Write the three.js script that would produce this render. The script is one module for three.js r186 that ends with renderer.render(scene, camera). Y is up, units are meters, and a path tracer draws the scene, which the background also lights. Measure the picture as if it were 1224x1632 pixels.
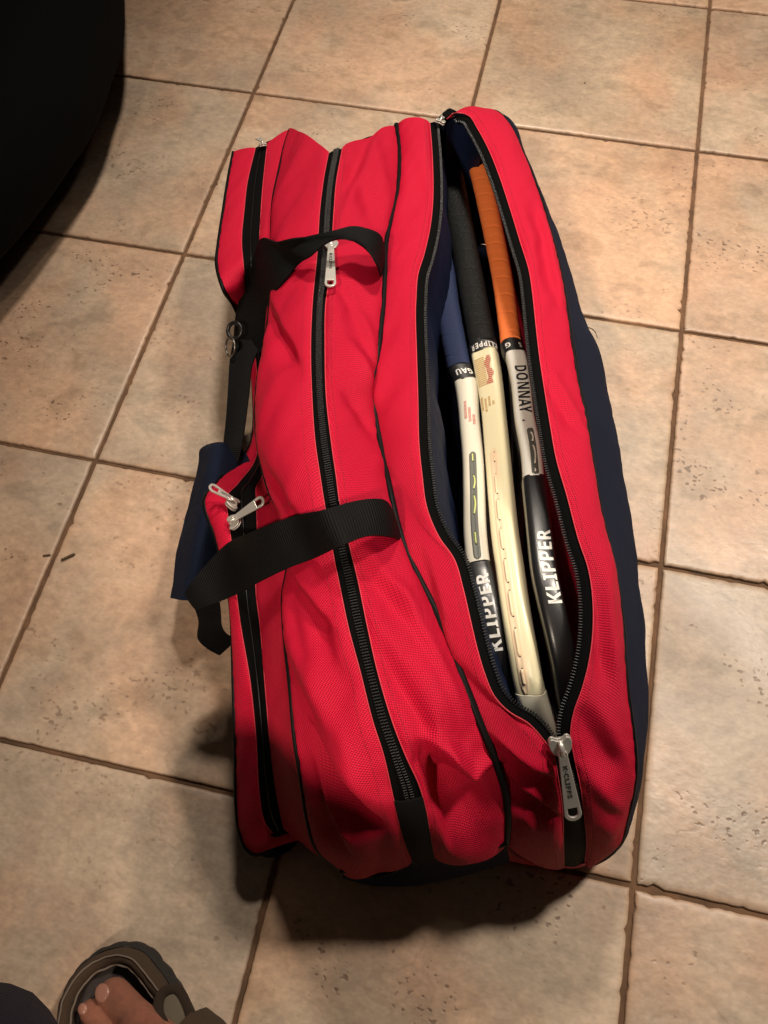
import * as THREE from 'three';
import { ImprovedNoise } from 'three/addons/math/ImprovedNoise.js';
import { mergeGeometries } from 'three/addons/utils/BufferGeometryUtils.js';
import { RoundedBoxGeometry } from 'three/addons/geometries/RoundedBoxGeometry.js';
import { TextGeometry } from 'three/addons/geometries/TextGeometry.js';
import { FontLoader } from 'three/addons/loaders/FontLoader.js';
import { MarchingCubes } from 'three/addons/objects/MarchingCubes.js';
import { RectAreaLightUniformsLib } from 'three/addons/lights/RectAreaLightUniformsLib.js';

// ------------------------------------------------------------------ camera, lamps, exposure
const scene = new THREE.Scene();
scene.background = new THREE.Color(0x000000);
const camera = new THREE.PerspectiveCamera(60.09, 768 / 1024, 0.02, 30);
camera.position.set(0, 0.8237, 0);                       // a phone held at about hip height, tipped steeply down
camera.rotation.set(-1.09142, 0, -0.05114, 'YXZ');
scene.add(camera);
const renderer = new THREE.WebGLRenderer({ antialias: true });
renderer.setSize(768, 1024);
renderer.toneMapping = THREE.LinearToneMapping;
renderer.toneMappingExposure = 1.05;
renderer.shadowMap.enabled = true;
RectAreaLightUniformsLib.init();

function spot(color, candela, pos, target, angle, penumbra, size) {
  const l = new THREE.SpotLight(color, candela, 0, angle, penumbra, 2);
  l.position.set(...pos); l.target.position.set(...target);
  l.castShadow = true; l.shadow.radius = size; l.shadow.mapSize.set(2048, 2048); l.shadow.camera.near = 0.1; l.shadow.camera.far = 6;
  scene.add(l, l.target);
  return l;
}
spot(0xfff2e2, 18, [0.24, 2.3, -1.65], [0.36, 0, -0.86], 0.47, 1.0, 6);       // ceiling downlight beyond the far end of the bag
spot(0xfff2e2, 17, [1.10, 2.3, -0.90], [0.50, 0, -0.20], 0.46, 1.0, 6);       // its neighbour to the right
spot(0xffe9d2, 22.0, [-0.80, 2.3, 1.25], [0.56, 0, -0.60], 0.36, 0.9, 4);         // weaker downlight behind the photographer
const bounce = new THREE.RectAreaLight(0xffe0c0, 0.095, 3.2, 3.2);              // the pale ceiling that the lamps light up
bounce.position.set(0, 2.4, -0.4); bounce.lookAt(0, 0, -0.4); scene.add(bounce);

// ------------------------------------------------------------------ helpers
const v = (x, y, z) => new THREE.Vector3(x, y, z);
const noise = new ImprovedNoise();
let seed = 20240611;
function rnd() { seed = (seed * 1664525 + 1013904223) >>> 0; return seed / 4294967296; }
const rr = (a, b) => a + (b - a) * rnd();
const clamp = (x, a, b) => Math.min(b, Math.max(a, x));
const smooth = (a, b, x) => { const t = clamp((x - a) / (b - a), 0, 1); return t * t * (3 - 2 * t); };
const lerp = (a, b, t) => a + (b - a) * t;
function fbm(x, y, z, o = 4) { let s = 0, a = 0.5, f = 1; for (let i = 0; i < o; i++) { s += a * noise.noise(x * f, y * f, z * f); a *= 0.5; f *= 2.03; } return s; }
const used = new Map();
function numbered(n) { const k = used.get(n) || 0; used.set(n, k + 1); return k ? n + '_' + String(k).padStart(3, '0') : n; }
function thing(name, label, category, pos = v(0, 0, 0), group) {
  const o = new THREE.Group(); o.name = numbered(name); o.position.copy(pos); scene.add(o);
  o.userData = { label, category }; if (group) o.userData.group = group;
  return o;
}
function part(name, geo, mat, parent, label) {
  const m = new THREE.Mesh(geo, mat); m.name = numbered(name); m.castShadow = m.receiveShadow = true;
  if (label) m.userData.label = label;
  parent.add(m); return m;
}

// Measured outlines of the bag, the straps and the racquets: points in tenths of a millimetre, x right, y up, z towards the viewer.
const RAILS = {
  rightOuter: [[1295,1735,-8183], [1421,1737,-8161], [1544,1765,-7890], [1630,1806,-7363], [1705,1867,-6702], [1721,1921,-6269], [1728,2007,-5665], [1713,2064,-5252], [1688,2122,-4751], [1685,2137,-4619], [1666,2172,-4293], [1669,2205,-3970], [1650,2233,-3544], [1643,2233,-3064], [1666,2222,-2694], [1674,2212,-2450], [1664,2195,-2127], [1642,2157,-1819], [1642,2093,-1608], [1659,1995,-1403], [1678,1833,-1198], [1671,1677,-1063], [1652,1481,-930], [1646,1186,-795], [1572,938,-729], [1507,719,-700]],
  rightInner: [[863,1913,-7864], [958,1902,-7966], [1091,1908,-7910], [1166,1930,-7676], [1250,1954,-7309], [1310,1987,-6884], [1354,2027,-6424], [1385,2096,-5934], [1410,2156,-5527], [1398,2201,-5203], [1374,2248,-4839], [1353,2289,-4463], [1342,2331,-4094], [1336,2364,-3742], [1338,2383,-3416], [1374,2383,-3091], [1408,2374,-2739], [1445,2365,-2516], [1446,2357,-2305], [1414,2341,-2054], [1361,2318,-1846], [1293,2274,-1664], [1225,2222,-1520], [1192,2156,-1388], [1211,2063,-1264], [1263,1876,-1078], [1316,1600,-903], [1362,1326,-791], [1435,755,-691]],
  leftInner: [[687,1881,-7858], [671,1949,-7293], [628,2045,-6622], [571,2108,-6183], [484,2167,-5773], [409,2208,-5494], [372,2254,-5175], [356,2278,-4996], [334,2337,-4491], [315,2389,-4031], [295,2427,-3603], [300,2440,-3311], [317,2438,-3033], [387,2432,-2795], [487,2425,-2607], [531,2416,-2379], [563,2404,-2142], [590,2388,-1954], [627,2364,-1777], [683,2322,-1625], [778,2284,-1523], [900,2252,-1448], [997,2192,-1347], [1063,2124,-1258], [1094,2008,-1133], [1137,1769,-958], [1182,1388,-792], [1280,689,-677]],
  seamAB: [[341,1802,-7925], [351,1854,-7483], [296,1948,-6801], [215,2009,-6382], [151,2059,-6024], [121,2122,-5592], [87,2179,-5189], [29,2238,-4698], [7,2233,-4553], [-52,2197,-4287], [-39,2175,-4101], [-6,2203,-3773], [19,2250,-3534], [51,2327,-3247], [100,2349,-2908], [166,2339,-2674], [252,2328,-2446], [333,2317,-2248], [404,2298,-2013], [479,2264,-1785], [554,2191,-1563], [630,2092,-1372], [698,1961,-1209], [746,1810,-1072], [771,1568,-917], [771,1302,-801]],
  zipALeft: [[-369,2022,-7338], [-421,2081,-6904], [-460,2157,-6390], [-485,2252,-5735], [-521,2340,-5138], [-534,2410,-4600], [-522,2471,-4056], [-497,2515,-3607], [-462,2531,-3298], [-432,2531,-3053], [-376,2521,-2656], [-334,2511,-2397], [-285,2497,-2108], [-215,2466,-1799], [-150,2377,-1500], [-87,2255,-1288], [-45,2068,-1088], [-16,1874,-953], [31,1550,-811], [77,1217,-730]],
  zipARight: [[-229,2014,-7400], [-299,2093,-6822], [-327,2164,-6341], [-348,2229,-5892], [-379,2304,-5387], [-408,2349,-5075], [-415,2410,-4592], [-408,2472,-4048], [-373,2516,-3599], [-340,2532,-3275], [-318,2531,-3047], [-254,2523,-2697], [-205,2513,-2437], [-152,2496,-2101], [-97,2465,-1793], [-20,2374,-1494], [59,2250,-1282], [142,2094,-1111], [183,1911,-975], [219,1529,-804], [245,1234,-734]],
  seamPA: [[-826,1502,-8332], [-876,1533,-8049], [-921,1581,-7648], [-972,1653,-7122], [-974,1729,-6565], [-953,1792,-6109], [-950,1858,-5629], [-984,1981,-4909], [-1012,2022,-4682], [-1023,2084,-4357], [-1013,2109,-4044], [-969,2119,-3716], [-895,2112,-3421], [-806,2097,-3222], [-749,2073,-3006], [-756,2047,-2779], [-789,2038,-2562], [-779,2024,-2263], [-741,1978,-1856], [-722,1866,-1524], [-693,1672,-1247], [-679,1424,-1035], [-636,1153,-851], [-475,763,-726]],
  pocketZipRight: [[-1084,1434,-8211], [-1108,1544,-7339], [-1108,1614,-6827], [-1102,1698,-6208], [-1194,1109,-6082], [-1214,647,-5957], [-1191,555,-5371], [-1140,693,-4667], [-1096,1294,-4006], [-1097,1553,-3759], [-1083,1590,-3615], [-1065,1617,-3243], [-1062,1645,-2781], [-1020,1645,-2458], [-984,1525,-1936], [-972,1294,-1563], [-962,1017,-1294], [-946,693,-1087]],
  pocketZipLeft: [[-1219,1414,-8174], [-1281,1490,-7559], [-1291,1557,-7076], [-1293,1619,-6612], [-1253,1675,-6199], [-1307,1109,-6172], [-1311,555,-6035], [-1272,462,-5439], [-1250,601,-4730], [-1300,1294,-3979], [-1345,1553,-3699], [-1333,1590,-3557], [-1287,1608,-3260], [-1229,1617,-2801], [-1179,1617,-2477], [-1112,1507,-2057], [-1092,1294,-1676], [-1108,970,-1309], [-1098,739,-1132], [-1038,573,-1044]],
  pocketOuter: [[-1480,1329,-8224], [-1509,1385,-7758], [-1528,1462,-7192], [-1545,1533,-6654], [-1541,1575,-6344], [-1451,1626,-5968], [-1437,1109,-6181], [-1389,508,-6162], [-1345,370,-5672], [-1328,462,-4971], [-1491,1202,-4075], [-1552,1497,-3710], [-1533,1507,-3593], [-1436,1479,-3331], [-1340,1460,-2957], [-1295,1460,-2731], [-1271,1460,-2469], [-1267,1349,-2066], [-1278,1128,-1679], [-1318,786,-1268], [-1317,610,-1078], [-1273,508,-956], [-1202,462,-914], [-1091,444,-950]],
  sideBulge: [[1456,1571,-8359], [1664,1386,-8309], [1764,1386,-7734], [1857,1386,-7079], [1984,1294,-6593], [2056,1202,-5955], [2140,1155,-5490], [2201,1109,-5382], [2225,1109,-5180], [2242,1063,-4882], [2230,1063,-4337], [2228,1017,-3781], [2202,1017,-3266], [2182,970,-2845], [2162,970,-2487], [2122,924,-2088], [2069,878,-1736], [2004,832,-1488], [1963,693,-1280], [1889,555,-1032], [1836,416,-881], [1693,370,-776], [1585,323,-727]],
  sideFoot: [[1236,40,-7900], [1444,40,-7900], [1544,40,-7734], [1637,40,-7079], [1764,40,-6593], [1836,40,-5955], [1920,40,-5490], [1981,40,-5382], [2005,40,-5180], [2022,40,-4882], [2010,40,-4337], [2008,40,-3781], [1982,40,-3266], [1962,40,-2845], [1942,40,-2487], [1902,40,-2088], [1849,40,-1736], [1784,40,-1488], [1743,40,-1280], [1669,40,-1060], [1616,40,-1060], [1473,40,-1060], [1365,40,-1060]],
  endA: [[-461,984,-704], [-283,647,-686], [-82,675,-706], [77,1182,-734], [246,1198,-737], [458,1261,-751], [640,1325,-765], [758,1413,-788]],
  baseA: [[-488,323,-729], [-299,277,-666], [-91,277,-636], [92,277,-637], [276,277,-658], [576,323,-712], [748,370,-748], [887,416,-785]],
  baseFoot: [[-488,40,-1029], [-299,40,-966], [-91,40,-936], [92,40,-937], [276,40,-958], [576,40,-1012], [748,40,-1048], [887,40,-1085]],
  leftMid: [[-1360,664,-8224], [-1389,693,-7758], [-1408,731,-7192], [-1425,767,-6654], [-1421,787,-6344], [-1331,813,-5968], [-1317,555,-6181], [-1269,254,-6162], [-1225,185,-5672], [-1208,231,-4971], [-1371,601,-4075], [-1432,749,-3710], [-1413,753,-3593], [-1316,739,-3331], [-1220,730,-2957], [-1175,730,-2731], [-1151,730,-2469], [-1147,675,-2066], [-1158,564,-1679], [-1198,393,-1268], [-1197,305,-1078], [-1153,254,-956], [-1082,231,-914], [-971,222,-950]],
  leftFoot: [[-1180,40,-7900], [-1209,40,-7758], [-1228,40,-7192], [-1245,40,-6654], [-1241,40,-6344], [-1151,40,-5968], [-1137,40,-6181], [-1089,40,-6162], [-1045,40,-5672], [-1028,40,-4971], [-1191,40,-4075], [-1252,40,-3710], [-1233,40,-3593], [-1136,40,-3331], [-1040,40,-2957], [-995,40,-2731], [-971,40,-2469], [-967,40,-2066], [-978,40,-1679], [-1018,40,-1268], [-1017,40,-1200], [-973,40,-1200], [-902,40,-1200], [-791,40,-1200]],
  farEdge: [[-1480,1329,-8224], [-1219,1414,-8174], [-1072,1428,-8268], [-872,1467,-8276], [-834,1318,-8547], [-705,1463,-8320], [-536,1587,-7919], [-397,1792,-7535], [-239,1779,-7642], [-3,1664,-7944], [315,1604,-8121], [542,1642,-8147], [693,1881,-7858], [844,1725,-8120], [958,1902,-7966], [1106,1906,-7931], [1307,1809,-8088], [1421,1737,-8161]],
  racquetLeft: [[604,1124,-7742], [680,1156,-7041], [751,1181,-6645], [759,1247,-6025], [785,1310,-5454], [808,1329,-5157], [845,1342,-4968], [829,1428,-4423], [811,1544,-4031], [775,1670,-3615], [732,1811,-3144], [727,1877,-2825], [738,1893,-2737], [757,1910,-2452], [797,1836,-2131], [840,1696,-1923], [900,1583,-1802], [991,1367,-1630], [1058,1186,-1523]],
  racquetMiddle: [[932,1169,-8370], [973,1203,-7504], [1013,1248,-6661], [1039,1321,-5942], [1056,1383,-5394], [1061,1393,-5265], [1067,1430,-4768], [1031,1585,-4084], [994,1744,-3561], [965,1885,-3094], [962,1950,-2785], [964,1984,-2412], [984,1946,-2083], [1020,1823,-1795], [1084,1654,-1593], [1160,1390,-1425]],
  racquetRight: [[1260,1132,-8390], [1293,1172,-7934], [1313,1216,-7466], [1333,1299,-6685], [1333,1376,-6144], [1309,1487,-5523], [1299,1538,-5217], [1315,1559,-5089], [1314,1617,-4739], [1285,1714,-4325], [1267,1873,-3890], [1224,2033,-3490], [1200,2121,-3149], [1176,2194,-2632], [1188,2193,-2405], [1228,2109,-2100], [1261,1991,-1910], [1295,1802,-1739], [1327,1603,-1602]],
  nearHandleTop: [[88,2361,-2934], [69,2521,-2973], [13,2707,-2969], [-91,2828,-2921], [-208,2864,-2888], [-423,2891,-2818], [-644,2569,-2953], [-846,2422,-2968], [-1050,2172,-3029], [-1308,1756,-3139], [-1475,1617,-3049], [-1627,1525,-2917], [-1692,1433,-2875]],
  nearHandleBottom: [[119,2330,-2823], [89,2515,-2756], [35,2682,-2693], [-60,2784,-2659], [-141,2821,-2636], [-294,2856,-2562], [-516,2514,-2633], [-713,2357,-2640], [-960,2080,-2667], [-1283,1590,-2750], [-1488,1479,-2729], [-1600,1386,-2732]],
  farHandleTop: [[123,2053,-5792], [128,2276,-5791], [81,2480,-5743], [-42,2577,-5723], [-144,2600,-5726], [-307,2607,-5679], [-484,2568,-5679], [-673,2484,-5717], [-852,2264,-5915], [-1021,2080,-6155], [-1138,1756,-6277], [-1284,1386,-6277], [-1370,1294,-6067], [-1413,1202,-5913], [-1447,1063,-5650]],
  farHandleBottom: [[92,2062,-5619], [79,2332,-5417], [50,2513,-5372], [-14,2588,-5450], [-117,2604,-5546], [-266,2605,-5591], [-399,2570,-5562], [-528,2520,-5484], [-676,2311,-5567], [-784,2237,-5489], [-860,2126,-5477], [-925,1941,-5526], [-988,1664,-5601], [-1043,1479,-5544], [-1098,1294,-5433]],
  hangTop: [[-1671,1386,-2876], [-1667,1202,-2853], [-1659,1017,-2779], [-1699,832,-2686], [-1641,693,-2637], [-1554,555,-2614]],
  hangBottom: [[-1453,1294,-2890], [-1442,1202,-2858], [-1455,1063,-2809], [-1468,924,-2745], [-1448,786,-2724], [-1382,647,-2722]],
  strapLeft: [[-1409,1248,-5660], [-1446,1202,-5427], [-1462,1155,-5114], [-1478,1109,-4823], [-1505,1063,-4519], [-1536,970,-4416]],
  strapRight: [[-1113,1294,-5565], [-1214,1248,-5339], [-1245,1202,-5067], [-1271,1155,-4852], [-1320,1091,-4491], [-1362,998,-4389]],
  padLeft: [[-1721,786,-4725], [-1803,739,-4693], [-1818,693,-4547], [-1882,647,-4270], [-1945,601,-4013], [-2012,555,-3648], [-2047,508,-3369], [-2068,462,-3241]],
  padCrest: [[-1495,1091,-4544], [-1504,1155,-4462], [-1527,1202,-4230], [-1576,1155,-3974], [-1636,1091,-3745], [-1708,998,-3426], [-1789,832,-3218], [-1860,693,-3112]],
  padRight: [[-1365,878,-4625], [-1290,832,-4519], [-1277,786,-4439], [-1324,739,-4083], [-1404,647,-3796], [-1501,555,-3513], [-1592,508,-3344], [-1685,462,-3208]],
  blackEdge: [[-3283,749,-12909], [-3214,749,-12039], [-3164,749,-11488], [-3174,749,-10862], [-3278,749,-9925], [-3421,749,-9337], [-3651,749,-8676], [-3934,749,-7996], [-4218,749,-7459], [-4545,749,-6871]],
};
const SPOTS = {
  sliderB: [1102,2227,-1280],
  pullB: [1198,1801,-905],
  sliderBFar: [803,1914,-7847],
  pullBFar: [882,1812,-8057],
  sliderA: [-352,2270,-5830],
  pullA: [-359,2395,-5205],
  sliderP1: [-1287,1645,-3597],
  pullP1: [-1471,1756,-3680],
  sliderP2: [-1247,1682,-3397],
  pullP2: [-963,1848,-3487],
  sliderPFar: [-1133,1480,-8160],
  pullPFar: [-1199,1381,-8334],
  ringBlack: [-1372,1386,-5648],
  ringSilver: [-1427,1294,-5524],
  toeBig: [-2278,416,98],
  toeTwo: [-2506,370,162],
  crumb1: [-3497,0,-3972],
  crumb2: [-3273,0,-3938],
  hair: [2538,0,-6511],
  crumb3: [3090,0,-10823],
};
const pts = {};
for (const k in RAILS) pts[k] = RAILS[k].map(a => v(a[0] / 1e4, a[1] / 1e4, a[2] / 1e4));
const at = {};
for (const k in SPOTS) at[k] = v(SPOTS[k][0] / 1e4, SPOTS[k][1] / 1e4, SPOTS[k][2] / 1e4);
function curve(p) { const c = new THREE.CatmullRomCurve3(typeof p === 'string' ? pts[p] : p, false, 'centripetal'); c.arcLengthDivisions = 400; return c; }
function along(p, n, a = 0, b = 1) { const c = curve(p), o = []; for (let i = 0; i <= n; i++) o.push(c.getPointAt(clamp(a + (b - a) * i / n, 0, 1))); return o; }
const shifted = (p, dx, dy, dz) => (typeof p === 'string' ? pts[p] : p).map(q => v(q.x + dx, q.y + dy, q.z + dz));

// A cloth sheet through a row of rails; disp(u, v, point, su, sv) moves it along its outward normal.
function gridOf(rails, nu, nv, disp, out = v(0, 1, 0.35)) {
  const rows = rails.map(r => along(r, nu));
  const base = [];
  for (let i = 0; i <= nu; i++) {
    const col = [];
    const c = rails.length > 2 ? new THREE.CatmullRomCurve3(rows.map(r => r[i]), false, 'centripetal') : null;
    for (let j = 0; j <= nv; j++) col.push(c ? c.getPoint(j / nv) : rows[0][i].clone().lerp(rows[1][i], j / nv));
    base.push(col);
  }
  const nrm = base.map((col, i) => col.map((_, j) => {
    const a = base[Math.min(i + 1, nu)][j].clone().sub(base[Math.max(i - 1, 0)][j]);
    const b = base[i][Math.min(j + 1, nv)].clone().sub(base[i][Math.max(j - 1, 0)]);
    const n = a.cross(b); if (n.lengthSq() < 1e-16) n.copy(out); return n.normalize();
  }));
  let sgn = 0; nrm.forEach(c => c.forEach(n => { sgn += n.dot(out); }));
  sgn = sgn < 0 ? -1 : 1;
  nrm.forEach(c => c.forEach(n => n.multiplyScalar(sgn)));
  const U = [0]; const jm = nv >> 1;
  for (let i = 1; i <= nu; i++) U.push(U[i - 1] + base[i][jm].distanceTo(base[i - 1][jm]));
  const V = base.map(col => { const o = [0]; for (let j = 1; j <= nv; j++) o.push(o[j - 1] + col[j].distanceTo(col[j - 1])); return o; });
  let W = 0; for (let j = 1; j <= nv; j++) W += base[nu >> 1][j].distanceTo(base[nu >> 1][j - 1]);
  const P = base.map((col, i) => col.map((p, j) => disp ? p.clone().addScaledVector(nrm[i][j], disp(i / nu, j / nv, p, U[i], W * j / nv)) : p.clone()));
  return { P, N: nrm, U, V, W, nu, nv, sgn };
}
function gridGeo(g, turn = 0, flip = false) {
  const { P, U, W, nu, nv, sgn } = g; const pos = [], uv = [], idx = [];
  const c = Math.cos(turn), s = Math.sin(turn);
  for (let i = 0; i <= nu; i++) for (let j = 0; j <= nv; j++) {
    const p = P[i][j]; pos.push(p.x, p.y, p.z); const a = U[i], b = g.V ? g.V[i][j] : W * j / nv; uv.push(a * c - b * s, a * s + b * c);
  }
  for (let i = 0; i < nu; i++) for (let j = 0; j < nv; j++) {
    const a = i * (nv + 1) + j, b = a + nv + 1;
    if ((sgn > 0) !== flip) idx.push(a, b, b + 1, a, b + 1, a + 1); else idx.push(a, b + 1, b, a, a + 1, b + 1);
  }
  const geo = new THREE.BufferGeometry();
  geo.setAttribute('position', new THREE.Float32BufferAttribute(pos, 3));
  geo.setAttribute('uv', new THREE.Float32BufferAttribute(uv, 2));
  geo.setIndex(idx); geo.computeVertexNormals();
  return geo;
}
const sheet = (rails, nu, nv, disp, turn = 0, out) => gridGeo(gridOf(rails, nu, nv, disp, out), turn);
// A strap or pad with thickness: a top face, an under face and closed edges.
function slab(rails, nu, nv, thick, disp, out, turn = 0) {
  const g = gridOf(rails, nu, nv, disp, out);
  const low = { ...g, P: g.P.map((c, i) => c.map((p, j) => p.clone().addScaledVector(g.N[i][j], -thick))) };
  const edge = (A, B) => gridGeo({ P: A.map((p, i) => [p, B[i]]), V: null, U: A.map((_, i) => g.U[Math.min(i, g.nu)]), W: thick, nu: A.length - 1, nv: 1, sgn: 1 });
  const L = g.P.map(c => c[0]), Lb = low.P.map(c => c[0]), R = g.P.map(c => c[nv]), Rb = low.P.map(c => c[nv]);
  return mergeGeometries([gridGeo(g, turn), gridGeo(low, turn, true), edge(L, Lb), edge(R, Rb), edge(g.P[0], low.P[0]), edge(g.P[nu], low.P[nu])]);
}
function tube(p, r, n = 160, seg = 8) { const c = p.getPointAt ? p : curve(p); return new THREE.TubeGeometry(c, n, r, seg, false); }
function basis(o, x, z) {       // a matrix at o whose x axis runs along x and whose z axis is as near z as it can be
  const X = x.clone().normalize(), Y = z.clone().cross(X).normalize(), Z = X.clone().cross(Y);
  return new THREE.Matrix4().makeBasis(X, Y, Z).setPosition(o);
}
const font = await new FontLoader().loadAsync('fonts/droid/droid_sans_bold.typeface.json');
function letters(text, size, depth, spread = 1) {
  const g = new TextGeometry(text, { font, size, depth, curveSegments: 4, bevelEnabled: false });
  g.computeBoundingBox(); const b = g.boundingBox;
  g.translate(-(b.min.x + b.max.x) / 2, -(b.min.y + b.max.y) / 2, 0); g.scale(spread, 1, 1);
  return g;
}

// ------------------------------------------------------------------ materials
function dataTex(w, h, fill, srgb) {
  const d = new Uint8Array(w * h * 4);
  for (let y = 0; y < h; y++) for (let x = 0; x < w; x++) { const c = fill(x, y); const k = (y * w + x) * 4; d[k] = c[0]; d[k + 1] = c[1]; d[k + 2] = c[2]; d[k + 3] = 255; }
  const t = new THREE.DataTexture(d, w, h); t.wrapS = t.wrapT = THREE.RepeatWrapping; t.magFilter = THREE.LinearFilter; t.minFilter = THREE.LinearMipmapLinearFilter; t.generateMipmaps = true;
  if (srgb) t.colorSpace = THREE.SRGBColorSpace; t.needsUpdate = true; return t;
}
// plain weave: threads over and under in a checker, 8 x 8 threads to the tile
function weave(x, y, n, w) {
  const a = x / w * n, b = y / w * n, i = Math.floor(a), j = Math.floor(b), fa = a - i - 0.5, fb = b - j - 0.5;
  const over = (i + j) % 2 === 0;
  const h = over ? Math.cos(fa * Math.PI) * (0.55 + 0.45 * Math.cos(fb * Math.PI * 0.9)) : Math.cos(fb * Math.PI) * (0.55 + 0.45 * Math.cos(fa * Math.PI * 0.9));
  return clamp(h, 0, 1);
}
const weaveBump = dataTex(128, 128, (x, y) => { const k = 255 * weave(x, y, 8, 128); return [k, k, k]; });
weaveBump.repeat.set(1 / 0.0112, 1 / 0.0112);
const weaveShade = dataTex(128, 128, (x, y) => { const k = 150 + 105 * Math.pow(weave(x, y, 8, 128), 0.7); return [k, k, k]; }, true);
weaveShade.repeat.set(1 / 0.0112, 1 / 0.0112);
const ribBump = dataTex(64, 64, (x, y) => { const k = 255 * (0.5 + 0.5 * Math.cos(x / 64 * Math.PI * 8)) * (0.8 + 0.2 * Math.cos(y / 64 * Math.PI * 16)); return [k, k, k]; });
ribBump.repeat.set(1 / 0.0078, 1 / 0.0078);
const fineBump = dataTex(128, 128, (x, y) => { const k = 255 * weave(x, y, 16, 128); return [k, k, k]; });
fineBump.repeat.set(1 / 0.014, 1 / 0.014);
const speck = dataTex(256, 256, (x, y) => { const k = clamp(128 + 90 * noise.noise(x * 0.23, y * 0.23, 3.3) + 80 * noise.noise(x * 0.55, y * 0.55, 8.1) + 40 * (rnd() - 0.5), 0, 255); return [k, k, k]; });
speck.repeat.set(1 / 0.05, 1 / 0.05);
const lin = (r, g, b) => new THREE.Color().setRGB(r, g, b);
const M = {
  red: new THREE.MeshPhysicalMaterial({ specularIntensity: 0.45, color: lin(0.67, 0.0032, 0.040), map: weaveShade, roughness: 0.62, bumpMap: weaveBump, bumpScale: 0.00042, sheen: 0 }),
  navy: new THREE.MeshPhysicalMaterial({ specularIntensity: 0.2, color: lin(0.0088, 0.0138, 0.032), roughness: 0.85, bumpMap: weaveBump, bumpScale: 0.0005, sheen: 0 }),
  lining: new THREE.MeshPhysicalMaterial({ color: lin(0.0075, 0.0125, 0.034), specularIntensity: 0.12, roughness: 0.5, bumpMap: fineBump, bumpScale: 0.00015 }),
  black: new THREE.MeshPhysicalMaterial({ specularIntensity: 0.2, color: lin(0.0042, 0.0042, 0.0043), roughness: 0.75, bumpMap: fineBump, bumpScale: 0.0002 }),
  tape: new THREE.MeshPhysicalMaterial({ specularIntensity: 0.08, color: lin(0.003, 0.003, 0.003), roughness: 0.8, bumpMap: fineBump, bumpScale: 0.0002 }),
  web: new THREE.MeshPhysicalMaterial({ specularIntensity: 0.2, color: lin(0.0042, 0.0042, 0.0043), roughness: 0.62, bumpMap: ribBump, bumpScale: 0.0004 }),
  teeth: new THREE.MeshPhysicalMaterial({ specularIntensity: 0.7, color: lin(0.006, 0.006, 0.0065), roughness: 0.36 }),
  piping: new THREE.MeshPhysicalMaterial({ specularIntensity: 0.2, color: lin(0.0042, 0.0042, 0.0043), roughness: 0.5 }),
  thread: new THREE.MeshStandardMaterial({ color: lin(0.30, 0.006, 0.02), roughness: 0.7 }),
  seam: new THREE.MeshStandardMaterial({ color: lin(0.5, 0.03, 0.05), roughness: 0.6 }),
  nickel: new THREE.MeshStandardMaterial({ color: lin(0.62, 0.59, 0.54), roughness: 0.36, metalness: 0.6, bumpMap: speck, bumpScale: 0.00005 }),
  dark: new THREE.MeshStandardMaterial({ color: lin(0.03, 0.03, 0.03), roughness: 0.5 }),
};

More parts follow.
